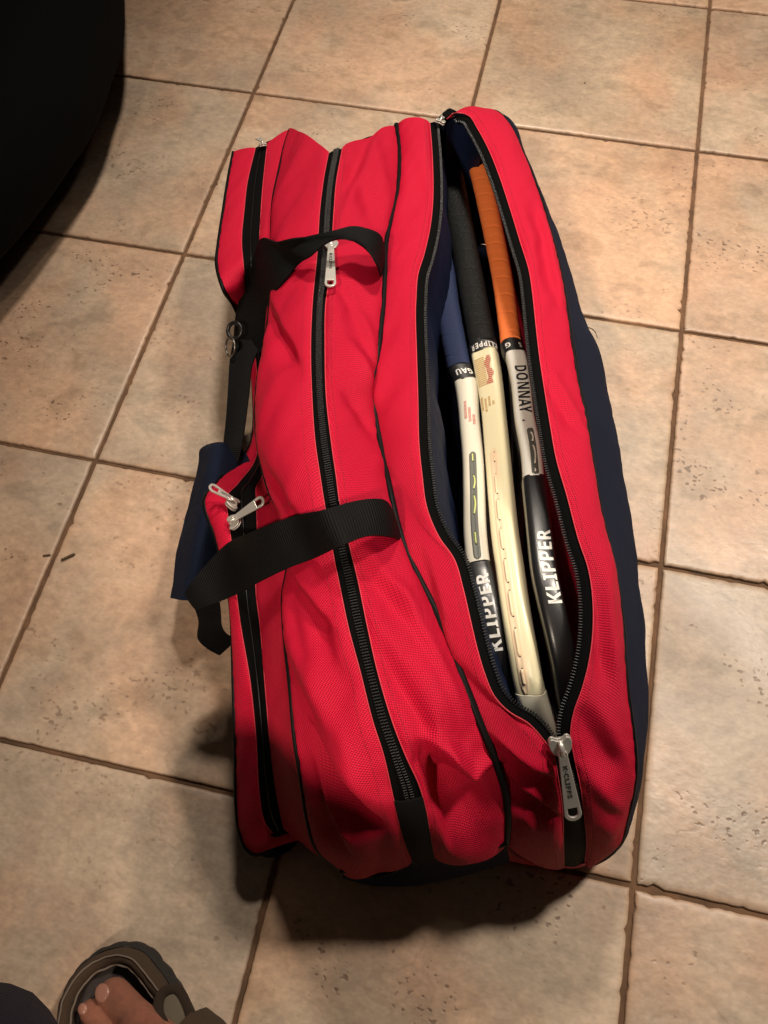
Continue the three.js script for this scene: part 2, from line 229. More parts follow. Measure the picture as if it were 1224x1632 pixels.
// ------------------------------------------------------------------ floor: grout bed with separately laid stoneware tiles
const TILE = 0.305, GAP = 0.0039, TURN = 0.2645, OX = -0.1526, OZ = -1.0989;
const CELLS = 4, CELL = 512;
const tileHeight = new Uint8Array((CELLS * CELL) ** 2);
const tileColor = dataTex(CELLS * CELL, CELLS * CELL, (x, y) => {
  const cx = Math.floor(x / CELL), cy = Math.floor(y / CELL), id = cx + cy * CELLS;
  const a = (x % CELL) / CELL, b = (y % CELL) / CELL, z = id * 7.31;
  const big = fbm(a * 2.3 + z, b * 2.3, z, 4), mid = fbm(a * 6 + z, b * 8.5, z + 3, 4), fine = fbm(a * 34, b * 46, z + 5, 3);
  const tone = ((id * 5) % 16) / 15 - 0.5;
  const warm = smooth(-0.25, 0.35, fbm(a * 3.1 - z, b * 2.2, z + 9, 3) + tone * 0.3);
  const grey = smooth(0.0, 0.45, mid * 1.1 + big * 0.35 + fbm(a * 13, b * 17, z + 31, 3) * 0.35);
  const rust = smooth(0.05, 0.42, fbm(a * 1.9 + z * 1.3, b * 1.6 - z, z + 83, 4));
  let c = [lerp(169, 177, warm), lerp(150, 146, warm), lerp(130, 121, warm)].map((k, i) => lerp(k, [166, 122, 98][i], rust * 0.24));
  c = c.map((k, i) => k * (1 + 0.27 * big + 0.16 * mid + 0.13 * fine + 0.06 * tone + 0.10 * fbm(a * 70 + z, b * 110, z + 71, 2)) - grey * [25, 21, 19][i]);
  // pits, in loose clusters and drawn out along the tile
  const clump = smooth(-0.02, 0.36, fbm(a * 3.6 + 11, b * 4.6 + z, z + 17, 3) + 0.03);
  const pn = noise.noise(a * 50 + z, b * 66, z + 23) * 0.75 + noise.noise(a * 95, b * 115 + z, z + 29) * 0.4;
  let pit = smooth(0.47 - 0.23 * clump, 0.66 - 0.21 * clump, pn) * (0.2 + 0.8 * clump) * (0.75 + 0.25 * Math.sin(id * 2.3 + 1));
  // a few hair lines where the glaze has run
  const ridge = Math.abs(fbm(a * 3.4 + z * 2, b * 3.0 + 5, z + 41, 4));
  const vein = smooth(0.02, 0.004, ridge) * smooth(0.05, 0.3, fbm(a * 2.7, b * 2.7 + z, z + 47, 2));
  const stainEdge = smooth(0.10, 0.02, Math.abs(fbm(a * 2.0 + z, b * 2.4, z + 61, 3) - 0.12)) * smooth(0.0, 0.3, mid);
  c = [lerp(c[0], 84, pit * 0.68), lerp(c[1], 62, pit * 0.68), lerp(c[2], 46, pit * 0.68)];
  c = c.map((k, i) => lerp(k, [112, 88, 66][i], vein * 0.15 + stainEdge * 0.12));
  // the rim of each tile is fired a little darker
  const rim = Math.min(a, 1 - a, b, 1 - b) * TILE;
  const r = smooth(0.009 + 0.006 * mid, 0.0, rim) * 0.35;
  c = c.map((k, i) => lerp(k, [174, 138, 110][i], r));
  tileHeight[y * CELLS * CELL + x] = clamp(150 + 55 * mid + 38 * fine + 40 * big - 55 * pit - 12 * vein, 0, 255);
  return c.map(k => clamp(k, 0, 255));
}, true);
const tileBump = dataTex(CELLS * CELL, CELLS * CELL, (x, y) => { const k = tileHeight[y * CELLS * CELL + x]; return [k, k, k]; });
const tileRough = dataTex(512, 512, (x, y) => { const k = clamp(116 + 60 * fbm(x / 60, y / 60, 2, 4), 0, 255); return [255, k, 0]; });
const tileMats = [lin(1, 1, 1), lin(0.93, 0.92, 0.91), lin(1, 0.97, 0.93)].map(col => new THREE.MeshStandardMaterial({ color: col, map: tileColor, roughness: 1, roughnessMap: tileRough, bumpMap: tileBump, bumpScale: 0.0011 }));
const groutTex = dataTex(256, 256, (x, y) => { const k = 1 + 0.5 * fbm(x / 14, y / 14, 1, 4) + 0.12 * (rnd() - 0.5); return [clamp(90 * k, 0, 255), clamp(65 * k, 0, 255), clamp(45 * k, 0, 255)]; }, true);
groutTex.repeat.set(8, 8);
const groutMat = new THREE.MeshStandardMaterial({ map: groutTex, roughness: 0.95, bumpMap: groutTex, bumpScale: 0.0012 });
const floor = new THREE.Group(); floor.name = 'floor'; floor.userData = { kind: 'structure', label: 'floor of mottled beige stone tiles with brown grout lines' }; scene.add(floor);
{
  const g = new THREE.BoxGeometry(5, 0.05, 5); g.translate(0, -0.0285, -0.5);
  part('grout', g, groutMat, floor);
}
function tileGeo(id) {
  const n = 64, half = (TILE - GAP) / 2, ring = [];
  const jag = (k, s) => 0.0011 * fbm(s * 26 + id * 3.7, k * 9.1, id, 3) + 0.0052 * Math.max(0, noise.noise(s * 88 + id, k * 5.3, id * 1.7) - 0.22) * (0.5 + noise.noise(s * 4, k * 3.1, id));
  for (let k = 0; k < 4; k++) for (let i = 0; i < n; i++) {
    const s = -1 + 2 * i / n, j = jag(k, s), corner = Math.min(1, (1 - Math.abs(s)) * 30);
    const e = half - Math.abs(j) * 1.6 - (1 - corner) * 0.0007;
    ring.push([[s * half, -e], [e, s * half], [-s * half, e], [-e, -s * half]][k]);
  }
  const m = ring.length, pos = [], uv = [], idx = [];
  const cx = id % CELLS, cy = Math.floor(id / CELLS) % CELLS;
  const put = (x, y, z) => { pos.push(x, y, z); uv.push((cx + 0.5 + clamp(x / TILE, -0.485, 0.485)) / CELLS, (cy + 0.5 + clamp(z / TILE, -0.485, 0.485)) / CELLS); };
  // inner field, then the worn edge rolling down into the joint
  for (const [inset, y] of [[0.0075, 0], [0.0035, -0.0002], [0.0014, -0.0007], [0.0003, -0.0016], [0, -0.0034]])
    for (const [x, z] of ring) { const L = Math.max(Math.abs(x), Math.abs(z)); const f = (L - inset * (1 + 0.25 * noise.noise(x * 60, z * 60, id))) / L; put(x * f, y, z * f); }
  put(0, 0, 0);
  for (let r = 0; r < 4; r++) for (let i = 0; i < m; i++) { const a = r * m + i, b = r * m + (i + 1) % m; idx.push(a, b, a + m, b, b + m, a + m); }
  for (let i = 0; i < m; i++) idx.push(5 * m, (i + 1) % m, i);
  const g = new THREE.BufferGeometry();
  g.setAttribute('position', new THREE.Float32BufferAttribute(pos, 3)); g.setAttribute('uv', new THREE.Float32BufferAttribute(uv, 2));
  g.setIndex(idx); g.computeVertexNormals();
  const nA = g.attributes.normal; if (nA.getY(5 * m) < 0) { const q = g.index.array; for (let i = 0; i < q.length; i += 3) { const t = q[i]; q[i] = q[i + 1]; q[i + 1] = t; } g.computeVertexNormals(); }
  return g;
}
const tileGeos = []; for (let i = 0; i < 16; i++) tileGeos.push(tileGeo(i));
let tileNo = 0;
for (let i = -3; i < 5; i++) for (let j = -3; j < 6; j++) {
  const cs = Math.cos(TURN), sn = Math.sin(TURN), a = (i + 0.5) * TILE, b = (j + 0.5) * TILE;
  const x = OX + a * cs - b * sn, z = OZ + a * sn + b * cs;
  if (Math.abs(x) > 1.15 || z < -2.0 || z > 0.62) continue;
  const id = (((i * 7 + j * 5 + 40) % 16) + 16) % 16;
  const t = part('tile', tileGeos[id], tileMats[(i * 2 + j * 3 + 30) % 3], floor);
  t.position.set(x, 0.0001 * ((tileNo++ * 7) % 5), z);
  t.rotation.set(0.0016 * Math.sin(tileNo * 2.1), -TURN + [0, Math.PI][(i + j * 3 + 12) % 2], 0.0016 * Math.cos(tileNo * 1.7), 'YXZ');
}

// ------------------------------------------------------------------ the racquet bag
const bag = new THREE.Group(); bag.name = 'racquet_bag'; scene.add(bag);
bag.userData = { label: 'red and navy racquet bag standing on the tiled floor with its right compartment unzipped', category: 'sports bag' };
// soft, slack cloth: broad diagonal folds plus small ones gathered along the seams
const folds = [];        // [from, to, width, height]: ridges (+) and dents (-)
const tucks = [], tuck = (...a) => tucks.push(a);
const ridge = (a, b, w, h) => folds.push([a, b, w, h]);
function foldAt(p) {
  let d = 0;
  for (const [a, b, w, h] of folds) {
    const ab = b.clone().sub(a), t = clamp(p.clone().sub(a).dot(ab) / ab.lengthSq(), 0, 1);
    const q = a.clone().addScaledVector(ab, t), r = p.distanceTo(q);
    if (r < w * 3) d += 1.35 * h * Math.exp(-r * r / (w * w)) * (0.35 + 0.65 * Math.sin(Math.PI * clamp(t * 0.9 + 0.05, 0, 1)));
  }
  for (const [a, b, down, w1, w2, h] of tucks) {       // a sharp rim from a to b; the cloth falls away towards 'down' and slowly comes back
    const ab = b.clone().sub(a), L2 = ab.lengthSq(), t = p.clone().sub(a).dot(ab) / L2, r = p.clone().sub(a.clone().addScaledVector(ab, t));
    const dn = down.clone().sub(a); dn.addScaledVector(ab, -dn.dot(ab) / L2).normalize();
    const s = r.dot(dn); if (s < -0.012 || s > w2 || t < -0.5 || t > 1.5) continue;
    const ends = smooth(-0.4, 0.15, t) * smooth(1.4, 0.85, t);
    d += ends * h * (s < 0 ? 0.35 * Math.exp(-s * s / 0.00003) : 0.35 * (1 - smooth(0, w1, s)) - smooth(0, w1, s) * (1 - smooth(w1, w2, s)));
  }
  return d;
}
function cloth(bulge, amp, key, endDrop = 0) {
  return (u, w, p) => {
    const m = Math.pow(4 * w * (1 - w), 0.6);
    const q = 0.72 * p.x + 0.42 * p.z, r = -0.6 * p.x + 0.8 * p.z;       // folds run slantwise
    const big = fbm(q * 30 + key, r * 9, key * 1.7, 3), mid = noise.noise(q * 62, r * 21 + key, key);
    const pucker = noise.noise(p.z * 150, key * 3.3, w * 1.5) * (Math.exp(-w * 9) + Math.exp(-(1 - w) * 9));
    const wide = noise.noise(u * 5 + key, 0.5, key);
    return bulge * m * (1 + 0.5 * wide) + m * amp * (big * 2.3 + 0.6 * mid) + 0.0012 * pucker + m * foldAt(p);
  };
}
// creases read off the photograph: each from a point to a point on the cloth
ridge(v(0.0248, 0.2224, -0.1332), v(0.0487, 0.2092, -0.1172), 0.0085, 0.009);
ridge(v(0.0345, 0.2070, -0.1150), v(0.0543, 0.1572, -0.0842), 0.017, -0.007);
ridge(v(0.0474, 0.2082, -0.1162), v(0.0667, 0.1830, -0.0968), 0.008, 0.005);
ridge(v(0.0116, 0.2429, -0.1975), v(0.0459, 0.2217, -0.1323), 0.012, 0.006);
ridge(v(-0.0019, 0.2415, -0.1853), v(0.0252, 0.2271, -0.1405), 0.009, -0.005);
ridge(v(-0.0485, 0.2036, -0.1368), v(-0.0160, 0.1829, -0.0967), 0.010, -0.008);
ridge(v(-0.0356, 0.2303, -0.1470), v(-0.0097, 0.2007, -0.1093), 0.007, 0.006);
ridge(v(-0.0678, 0.2258, -0.2216), v(-0.0360, 0.2266, -0.1395), 0.010, 0.006);
ridge(v(-0.0734, 0.2175, -0.2445), v(-0.0548, 0.2234, -0.1939), 0.008, -0.005);
ridge(v(-0.0541, 0.2267, -0.2398), v(-0.0280, 0.2396, -0.1741), 0.008, -0.0035);
ridge(v(-0.0877, 0.2026, -0.5289), v(-0.0563, 0.2391, -0.4311), 0.011, -0.004);
ridge(v(-0.0886, 0.2194, -0.3620), v(-0.0518, 0.2471, -0.2852), 0.010, -0.004);
ridge(v(-0.0311, 0.2409, -0.4159), v(-0.0030, 0.2275, -0.3752), 0.009, -0.005);
ridge(v(-0.0201, 0.2363, -0.4564), v(-0.0041, 0.2240, -0.4137), 0.008, 0.005);
ridge(v(-0.0295, 0.2264, -0.5331), v(0.0017, 0.2331, -0.4838), 0.009, -0.004);
ridge(v(-0.0150, 0.2008, -0.7088), v(0.0063, 0.2154, -0.6086), 0.012, -0.006);
ridge(v(0.0051, 0.1955, -0.7496), v(0.0226, 0.2101, -0.6449), 0.010, 0.004);
ridge(v(0.0453, 0.1986, -0.7247), v(0.0552, 0.2105, -0.6422), 0.009, -0.004);
ridge(v(0.0056, 0.2474, -0.3399), v(0.0259, 0.2471, -0.2859), 0.009, -0.004);
ridge(v(0.0775, 0.2207, -0.1309), v(0.1050, 0.2000, -0.1087), 0.008, 0.005);
ridge(v(0.0793, 0.2086, -0.1166), v(0.1087, 0.1741, -0.0919), 0.009, -0.005);
ridge(v(0.1630, 0.2159, -0.6051), v(0.1623, 0.2296, -0.5105), 0.008, -0.005);
ridge(v(0.1402, 0.2407, -0.4177), v(0.1587, 0.2449, -0.3776), 0.008, 0.006);
ridge(v(0.1408, 0.2448, -0.3787), v(0.1489, 0.2476, -0.3313), 0.009, -0.0025);
ridge(v(0.1455, 0.2451, -0.2309), v(0.1424, 0.2404, -0.1780), 0.011, -0.002);
ridge(v(0.1307, 0.2286, -0.1431), v(0.1527, 0.1931, -0.1034), 0.012, -0.0025);
ridge(v(0.1308, 0.1987, -0.1076), v(0.1518, 0.1478, -0.0807), 0.010, 0.005);

tuck(v(0.0232, 0.2234, -0.1347), v(0.0485, 0.2042, -0.1124), v(0.0341, 0.1732, -0.0915), 0.005, 0.060, 0.018);
ridge(v(0.0270, 0.2243, -0.1360), v(0.0495, 0.2071, -0.1151), 0.007, 0.006);
ridge(v(0.0428, 0.1945, -0.1044), v(0.0585, 0.1644, -0.0873), 0.020, -0.006);
tuck(v(0.0221, 0.2198, -0.1297), v(0.0292, 0.1632, -0.0868), v(0.0450, 0.1944, -0.1043), 0.005, 0.040, 0.008);
tuck(v(0.0485, 0.2042, -0.1124), v(0.0708, 0.2097, -0.1177), v(0.0583, 0.1714, -0.0906), 0.007, 0.055, 0.012);
tuck(v(-0.0474, 0.2165, -0.1403), v(-0.0155, 0.1907, -0.1017), v(-0.0479, 0.1902, -0.1013), 0.006, 0.036, 0.014);
ridge(v(-0.0357, 0.2137, -0.1361), v(-0.0100, 0.1964, -0.1059), 0.007, 0.005);
tuck(v(-0.0634, 0.2251, -0.2122), v(-0.0341, 0.2319, -0.1508), v(-0.0624, 0.2353, -0.1598), 0.008, 0.030, 0.006);
tuck(v(-0.0541, 0.2014, -0.1205), v(-0.0349, 0.1613, -0.0859), v(-0.0610, 0.1672, -0.0885), 0.007, 0.030, 0.007);
tuck(v(-0.0034, 0.2430, -0.1983), v(0.0294, 0.2270, -0.1403), v(-0.0074, 0.2358, -0.1611), 0.008, 0.032, 0.006);
tuck(v(0.0090, 0.2450, -0.2290), v(0.0453, 0.2349, -0.1587), v(0.0104, 0.2401, -0.1763), 0.009, 0.026, 0.005);
tuck(v(0.0699, 0.2204, -0.1305), v(0.1070, 0.2068, -0.1148), v(0.0794, 0.1970, -0.1063), 0.006, 0.028, 0.008);
tuck(v(0.0772, 0.1993, -0.1081), v(0.1105, 0.1789, -0.0944), v(0.0853, 0.1621, -0.0863), 0.006, 0.026, 0.006);
tuck(v(0.1671, 0.2119, -0.6329), v(0.1662, 0.2262, -0.5346), v(0.1440, 0.2235, -0.5532), 0.007, 0.022, 0.005);
tuck(v(0.1437, 0.2399, -0.4242), v(0.1587, 0.2443, -0.3838), v(0.1367, 0.2462, -0.3607), 0.010, 0.034, 0.005);
tuck(v(0.1528, 0.2453, -0.2352), v(0.1535, 0.2410, -0.1816), v(0.1377, 0.2422, -0.1910), 0.008, 0.030, 0.007);
tuck(v(0.1334, 0.2318, -0.1507), v(0.1558, 0.2106, -0.1187), v(0.1348, 0.2025, -0.1109), 0.012, 0.034, 0.005);
tuck(v(0.1308, 0.1987, -0.1076), v(0.1553, 0.1705, -0.0901), v(0.1370, 0.1576, -0.0844), 0.010, 0.026, 0.004);
tuck(v(0.0147, 0.1936, -0.7650), v(-0.0237, 0.2124, -0.6296), v(-0.0205, 0.1952, -0.7518), 0.010, 0.030, 0.006);
tuck(v(-0.0187, 0.2277, -0.5242), v(-0.0005, 0.2364, -0.4550), v(-0.0305, 0.2362, -0.4571), 0.009, 0.026, 0.005);
tuck(v(-0.0880, 0.2097, -0.5373), v(-0.0575, 0.2368, -0.4519), v(-0.0899, 0.2196, -0.4540), 0.008, 0.030, 0.005);
tuck(v(-0.0824, 0.2287, -0.3562), v(-0.0517, 0.2474, -0.2953), v(-0.0865, 0.2289, -0.3067), 0.008, 0.030, 0.005);
tuck(v(-0.0700, 0.2279, -0.2699), v(-0.0394, 0.2447, -0.2224), v(-0.0700, 0.2261, -0.2264), 0.008, 0.030, 0.005);
tuck(v(-0.0181, 0.2466, -0.2685), v(0.0090, 0.2450, -0.2290), v(-0.0196, 0.2449, -0.2259), 0.009, 0.030, 0.005);
tuck(v(0.0336, 0.2465, -0.2656), v(0.0442, 0.2445, -0.2180), v(0.0303, 0.2445, -0.2187), 0.008, 0.022, 0.004);

const TW = 0.6;   // the weave runs slantwise on the panels
const outUp = v(0.1, 1, 0.55);
const panels = [
  ['pocketOuter', 'pocketZipLeft', 0.003, 0.0016, 1.3], ['pocketZipRight', 'seamPA', 0.002, 0.0014, 2.6],
  ['seamPA', 'zipALeft', 0.011, 0.0032, 3.9], ['zipARight', 'seamAB', 0.009, 0.0034, 5.2],
  ['seamAB', 'leftInner', 0.007, 0.0026, 6.5], ['rightInner', 'rightOuter', 0.006, 0.0026, 7.8],
];
const panelMeshes = panels.map(([a, b, bulge, amp, key]) =>
  part('gusset_panel', sheet([pts[a], pts[b]], 340, 30, cloth(bulge, amp, key), TW, outUp), M.red, bag));
// rounded lower end of the middle compartment, the navy base under it and the lower end of the open compartment
part('end_panel', sheet([pts.endA, pts.baseA, pts.baseFoot], 80, 12, null, 0, v(0, 0.3, 1)), M.navy, bag, 'dark base panel under the red end of the middle compartment');
part('end_panel', sheet([[v(0.0766, 0.1343, -0.0796), v(0.0929, 0.0555, -0.0826), v(0.1056, 0.0527, -0.0756), v(0.1186, 0.0508, -0.0708), v(0.1278, 0.0703, -0.0676), v(0.1427, 0.0795, -0.0687), v(0.1554, 0.1024, -0.0720)], [v(0.0903, 0.0277, -0.0799), v(0.1002, 0.0231, -0.0784), v(0.1111, 0.0185, -0.0764), v(0.1235, 0.0185, -0.0738), v(0.1367, 0.0185, -0.0732), v(0.1545, 0.0185, -0.0753), v(0.1718, 0.0185, -0.0835)], [v(0.0952, 0.0037, -0.1023), v(0.1051, 0.0037, -0.1018), v(0.1160, 0.0037, -0.1013), v(0.1291, 0.0037, -0.1006), v(0.1428, 0.0037, -0.1000), v(0.1611, 0.0037, -0.1012), v(0.1783, 0.0037, -0.1061)]], 50, 10, null, TW, v(0, 0.3, 1)), M.red, bag);
part('side_panel', sheet([pts.rightOuter, pts.sideBulge, pts.sideFoot], 260, 20, (u, w, p) => 0.0035 * Math.sin(Math.PI * w) * fbm(p.x * 30, p.z * 22, p.y * 30, 3), TW, v(1, 0.4, 0)), M.navy, bag, 'navy side panel of the open compartment');
part('side_panel', sheet([pts.pocketOuter, pts.leftMid, pts.leftFoot], 200, 14, (u, w, p) => 0.003 * Math.sin(Math.PI * w) * fbm(p.x * 30, p.z * 22, 4.2, 3), TW, v(-1, 0.4, 0)), M.navy, bag, 'navy side panel of the small pocket');
{ // far end of the bag, and the floor of it
  const top = along('farEdge', 40), low = top.map(q => v(q.x * 0.9, 0.004, q.z + 0.03));
  part('end_panel', sheet([top, top.map(q => v(q.x * 0.98, 0.1, q.z - 0.015)), low], 80, 12, null, TW, v(0, 0.2, -1)), M.navy, bag);
  part('bottom_panel', sheet([pts.leftFoot, pts.sideFoot], 60, 6, null, 0, v(0, -1, 0)), M.navy, bag);
}
{ // lower end of the pocket
  const eT = [v(-0.1100, 0.0610, -0.1067), v(-0.1022, 0.0573, -0.1044), v(-0.0945, 0.0573, -0.1064), v(-0.0826, 0.0573, -0.1069), v(-0.0730, 0.0555, -0.1032)], eB = [v(-0.1141, 0.0453, -0.0932), v(-0.1037, 0.0453, -0.0966), v(-0.0959, 0.0453, -0.0987), v(-0.0838, 0.0462, -0.1010), v(-0.0723, 0.0462, -0.1009)];
  part('end_panel', sheet([eT, eB], 40, 8, (u, w) => 0.002 * Math.sin(Math.PI * w), TW, v(0, 0.4, 1)), M.red, bag);
  part('end_panel', sheet([eB, eB.map(q => v(q.x + 0.004, q.y * 0.5, q.z - 0.012)), eB.map(q => v(q.x + 0.006, 0.004, q.z - 0.02))], 40, 8, null, TW, v(0, 0.1, 1)), M.navy, bag);
  part('piping', tube(eT, 0.0018, 60), M.piping, bag);
}
// the walls that close the middle compartment and the pocket underneath
part('side_panel', sheet([pts.seamPA, shifted('seamPA', 0.006, -0.09, 0).map(q => v(q.x, Math.max(q.y, 0.01), q.z))], 200, 8, (u, w, p) => 0.002 * fbm(p.x * 40, p.z * 30, 9, 3), TW, v(-1, 0.2, 0)), M.navy, bag, 'navy side wall of the middle compartment');

// piping along the seams
part('piping', tube('rightOuter', 0.0019, 300), M.piping, bag);
part('piping', tube('pocketOuter', 0.0021, 240), M.piping, bag);
part('piping', tube('seamPA', 0.0020, 300), M.piping, bag);
part('piping', tube(shifted('seamAB', 0, 0.0024, 0), 0.0029, 300), M.piping, bag);
part('piping', tube('endA', 0.0016, 80), M.piping, bag);

// ---- zips
// teeth(rail, side): a row of moulded coil turns lying across the rail
const toothGeo = new THREE.CapsuleGeometry(0.00075, 0.0021, 2, 5); toothGeo.rotateZ(Math.PI / 2);
function teeth(P3, lateral, up, pitch = 0.0021, scale = 1) {
  const c = new THREE.CatmullRomCurve3(P3, false, 'centripetal'), L = c.getLength(), n = Math.floor(L / pitch), list = [];
  for (let i = 0; i <= n; i++) {
    const t = i / n, p = c.getPointAt(t), T = c.getTangentAt(t), X = lateral(t, T), Z = X.clone().cross(T); if (Z.dot(up) < 0) Z.negate();
    const g = toothGeo.clone(); g.scale(scale, scale, scale); g.applyMatrix4(basis(p.addScaledVector(Z, 0.0005), X, Z)); list.push(g);
  }
  return mergeGeometries(list);
}
const sideways = (t, T) => v(1, 0, 0).addScaledVector(T, -T.x).normalize();
function tape(rails, nu, nv, disp, out = outUp) { return slab(rails, nu, nv, 0.0007, disp, out); }
function zipper(name, rails, disp, toothRows, label) {
  const t = part(name, tape(rails, 280, 8, disp), M.tape, bag, label);
  for (const r of toothRows) { const m = part('zipper_teeth', r, M.teeth, t); m.userData.kind = 'stuff'; }
  return t;
}
const between = (a, b, t, n = 120, u0 = 0, u1 = 1) => { const A = along(a, n, u0, u1), B = along(b, n, u0, u1); return A.map((p, i) => p.clone().lerp(B[i], t)); };
const low = (u, w) => -0.0012;
// the closed zip of the middle compartment, its lower end under a black stop
{
  const up = v(0, 1, 0.4);
  zipper('zipper', [pts.zipALeft, pts.zipARight], (u, w) => -0.0013 + 0.0010 * Math.sin(Math.PI * w), [
    teeth(between('zipALeft', 'zipARight', 0.46, 150, 0.0, 0.90), sideways, up, 0.0021, 0.95), teeth(between('zipALeft', 'zipARight', 0.66, 150, 0.0, 0.90), sideways, up, 0.0021, 0.95)],
    'black zip running the length of the middle compartment');
  part('zipper_stop', slab([along('zipALeft', 40, 0.885, 1), along('zipARight', 40, 0.885, 1)], 40, 8, 0.0016, (u, w) => 0.0008 + 0.0022 * Math.sin(Math.PI * w), outUp), M.black, bag, 'black fabric tab over the lower end of the middle zip');
}
// pocket zip: coil hidden, flat woven face outwards
zipper('zipper', [pts.pocketZipLeft, pts.pocketZipRight], (u, w) => 0.0004 * Math.cos(w * Math.PI * 6) - 0.0006, [], 'flat black zip of the small pocket');
part('zipper_seam', tube(new THREE.CatmullRomCurve3(between('pocketZipLeft', 'pocketZipRight', 0.5, 40).map(q => v(q.x, q.y + 0.0002, q.z))), 0.0006, 200, 6), M.teeth, bag);
// the two open halves of the long zip, then the closed end below the slider
const IL = pts.leftInner, IR = pts.rightInner;
const uCloseL = 0.845, uCloseR = 0.855;
const openL = along('leftInner', 200, 0, uCloseL), openR = along('rightInner', 220, 0, uCloseR);
function halfZip(edge, dx, label) {
  // the tape leaves the cut edge, rolls over and points a little down into the opening
  const inner = edge.map((q, i) => { const T = edge[Math.min(i + 1, edge.length - 1)].clone().sub(edge[Math.max(i - 1, 0)]).normalize(); const side = v(0, 1, 0.3).cross(T).normalize(); if (Math.sign(side.x) !== Math.sign(dx)) side.negate(); const flat = v(dx, 0, 0).lerp(side.multiplyScalar(Math.abs(dx)), 0.85);
    const k = smooth(1, 0.93, i / (edge.length - 1)); return q.clone().addScaledVector(flat, 0.35 + 0.65 * k).add(v(0, -0.003, 0)); });
  const mid = edge.map((q, i) => q.clone().lerp(inner[i], 0.5).add(v(0, 0.0006, 0)));
  return zipper('zipper', [edge, mid, inner], low, [teeth(inner, (t, T) => { const s = v(0, 1, 0.3).cross(T).normalize(); return s; }, v(0, 1, 0.3), 0.0021, 1.0)], label);
}
halfZip(openL, 0.0085, 'left half of the open zip'); halfZip(openR, -0.0085, 'right half of the open zip');
part('zipper', slab([along('leftInner', 50, uCloseL, 1), along('rightInner', 50, uCloseR, 1)], 50, 8, 0.0012, (u, w) => -0.0008 + 0.002 * Math.sin(Math.PI * w), outUp), M.black, bag, 'closed black end of the long zip below its slider');

// stitching: short raised threads a few millimetres off the edges
const dash = new THREE.CapsuleGeometry(0.00026, 0.0013, 1, 4); dash.rotateZ(Math.PI / 2);
function stitches(panel, w, mat, pitch = 0.0029, lift = 0.0003) {
  const [a, b, bulge, amp, key] = panels[panel], f = cloth(bulge, amp, key), n = 600;
  const g = gridOf([pts[a], pts[b]], n, 24, f, outUp), j = Math.round(w * 24), line = g.P.map(c => c[j]);
  const c = new THREE.CatmullRomCurve3(line.filter((_, i) => i % 4 === 0)), L = c.getLength(), k = Math.floor(L / pitch), list = [];
  for (let i = 1; i < k; i++) { const t = i / k, T = c.getTangentAt(t), p = c.getPointAt(t), q = g.N[Math.round(t * n)][j]; const d = dash.clone(); d.applyMatrix4(basis(p.addScaledVector(q, lift), T, q)); list.push(d); }
  const m = part('stitching', mergeGeometries(list), mat, panelMeshes[panel]); m.userData.kind = 'stuff';
}
stitches(2, 22 / 24, M.thread); stitches(3, 2 / 24, M.thread); stitches(4, 21 / 24, M.thread); stitches(5, 3 / 24, M.thread);
// the turned edge of the red cloth beside each zip shows as a fine pale cord of stitches
function edgeCord(panel, w) { const [a, b] = panels[panel]; part('edge_stitch', tube(shifted(w ? b : a, 0, 0.0002, 0), 0.00045, 300, 6), M.seam, panelMeshes[panel]); }
edgeCord(2, 1); edgeCord(3, 0); edgeCord(4, 1); edgeCord(5, 0); edgeCord(0, 1); edgeCord(1, 0);

// ---- lining of the open compartment
{
  const L = openL.concat(along('leftInner', 20, uCloseL, 1)).filter((_, i) => i % 6 === 0).map(q => v(q.x + 0.003, q.y - 0.006, q.z));
  const d1 = L.map(q => v(q.x + lerp(0.017, 0.020, smooth(-0.5, -0.36, q.z)), Math.max(0.03, q.y - lerp(0.07, 0.055, smooth(-0.5, -0.36, q.z))), q.z - 0.004)), d2 = L.map(q => v(q.x + lerp(0.018, 0.045, smooth(-0.5, -0.36, q.z)), 0.02, Math.min(q.z, -0.13)));
  part('lining', sheet([L, d1, d2], 220, 24, (u, w, p) => 0.006 * Math.sin(Math.PI * w) * fbm(p.x * 28, p.z * 20, 2.2, 4), 0, v(1, 0.3, 0)), M.lining, bag, 'navy lining hanging inside the open compartment');
  const R = openR.slice(18).concat(along('rightInner', 20, uCloseR, 1)).filter((_, i) => i % 6 === 0).map(q => v(q.x - 0.001, q.y - 0.005, q.z));
  const r1 = R.map(q => v(q.x + lerp(0.026, 0.006, smooth(-0.55, -0.36, q.z)), Math.max(0.03, q.y - 0.06), Math.min(q.z, -0.10))), r2 = R.map(q => v(q.x + lerp(0.034, 0.003, smooth(-0.55, -0.36, q.z)), 0.012, clamp(q.z, -0.77, -0.13)));
  part('lining', sheet([R, r1, r2], 220, 16, (u, w, p) => 0.002 * fbm(p.x * 28, p.z * 20, 6.2, 3), TW, v(-1, 0.3, 0)), M.red, bag, 'red inner face of the right flap');
  part('lining', sheet([openR.slice(0, 25).map(q => v(q.x, q.y - 0.006, q.z)), openR.slice(0, 25).map(q => v(q.x + 0.004, 0.1, -0.805)), openR.slice(0, 25).map(q => v(q.x + 0.004, 0.02, -0.785))], 30, 8, null, 0, v(0, 0.3, 1)), M.lining, bag);
  part('lining', sheet([L.map(q => v(q.x + 0.02, 0.016, clamp(q.z, -0.77, -0.13))), R.map(q => v(q.x, 0.015, clamp(q.z, -0.77, -0.13)))], 60, 6), M.lining, bag);
}

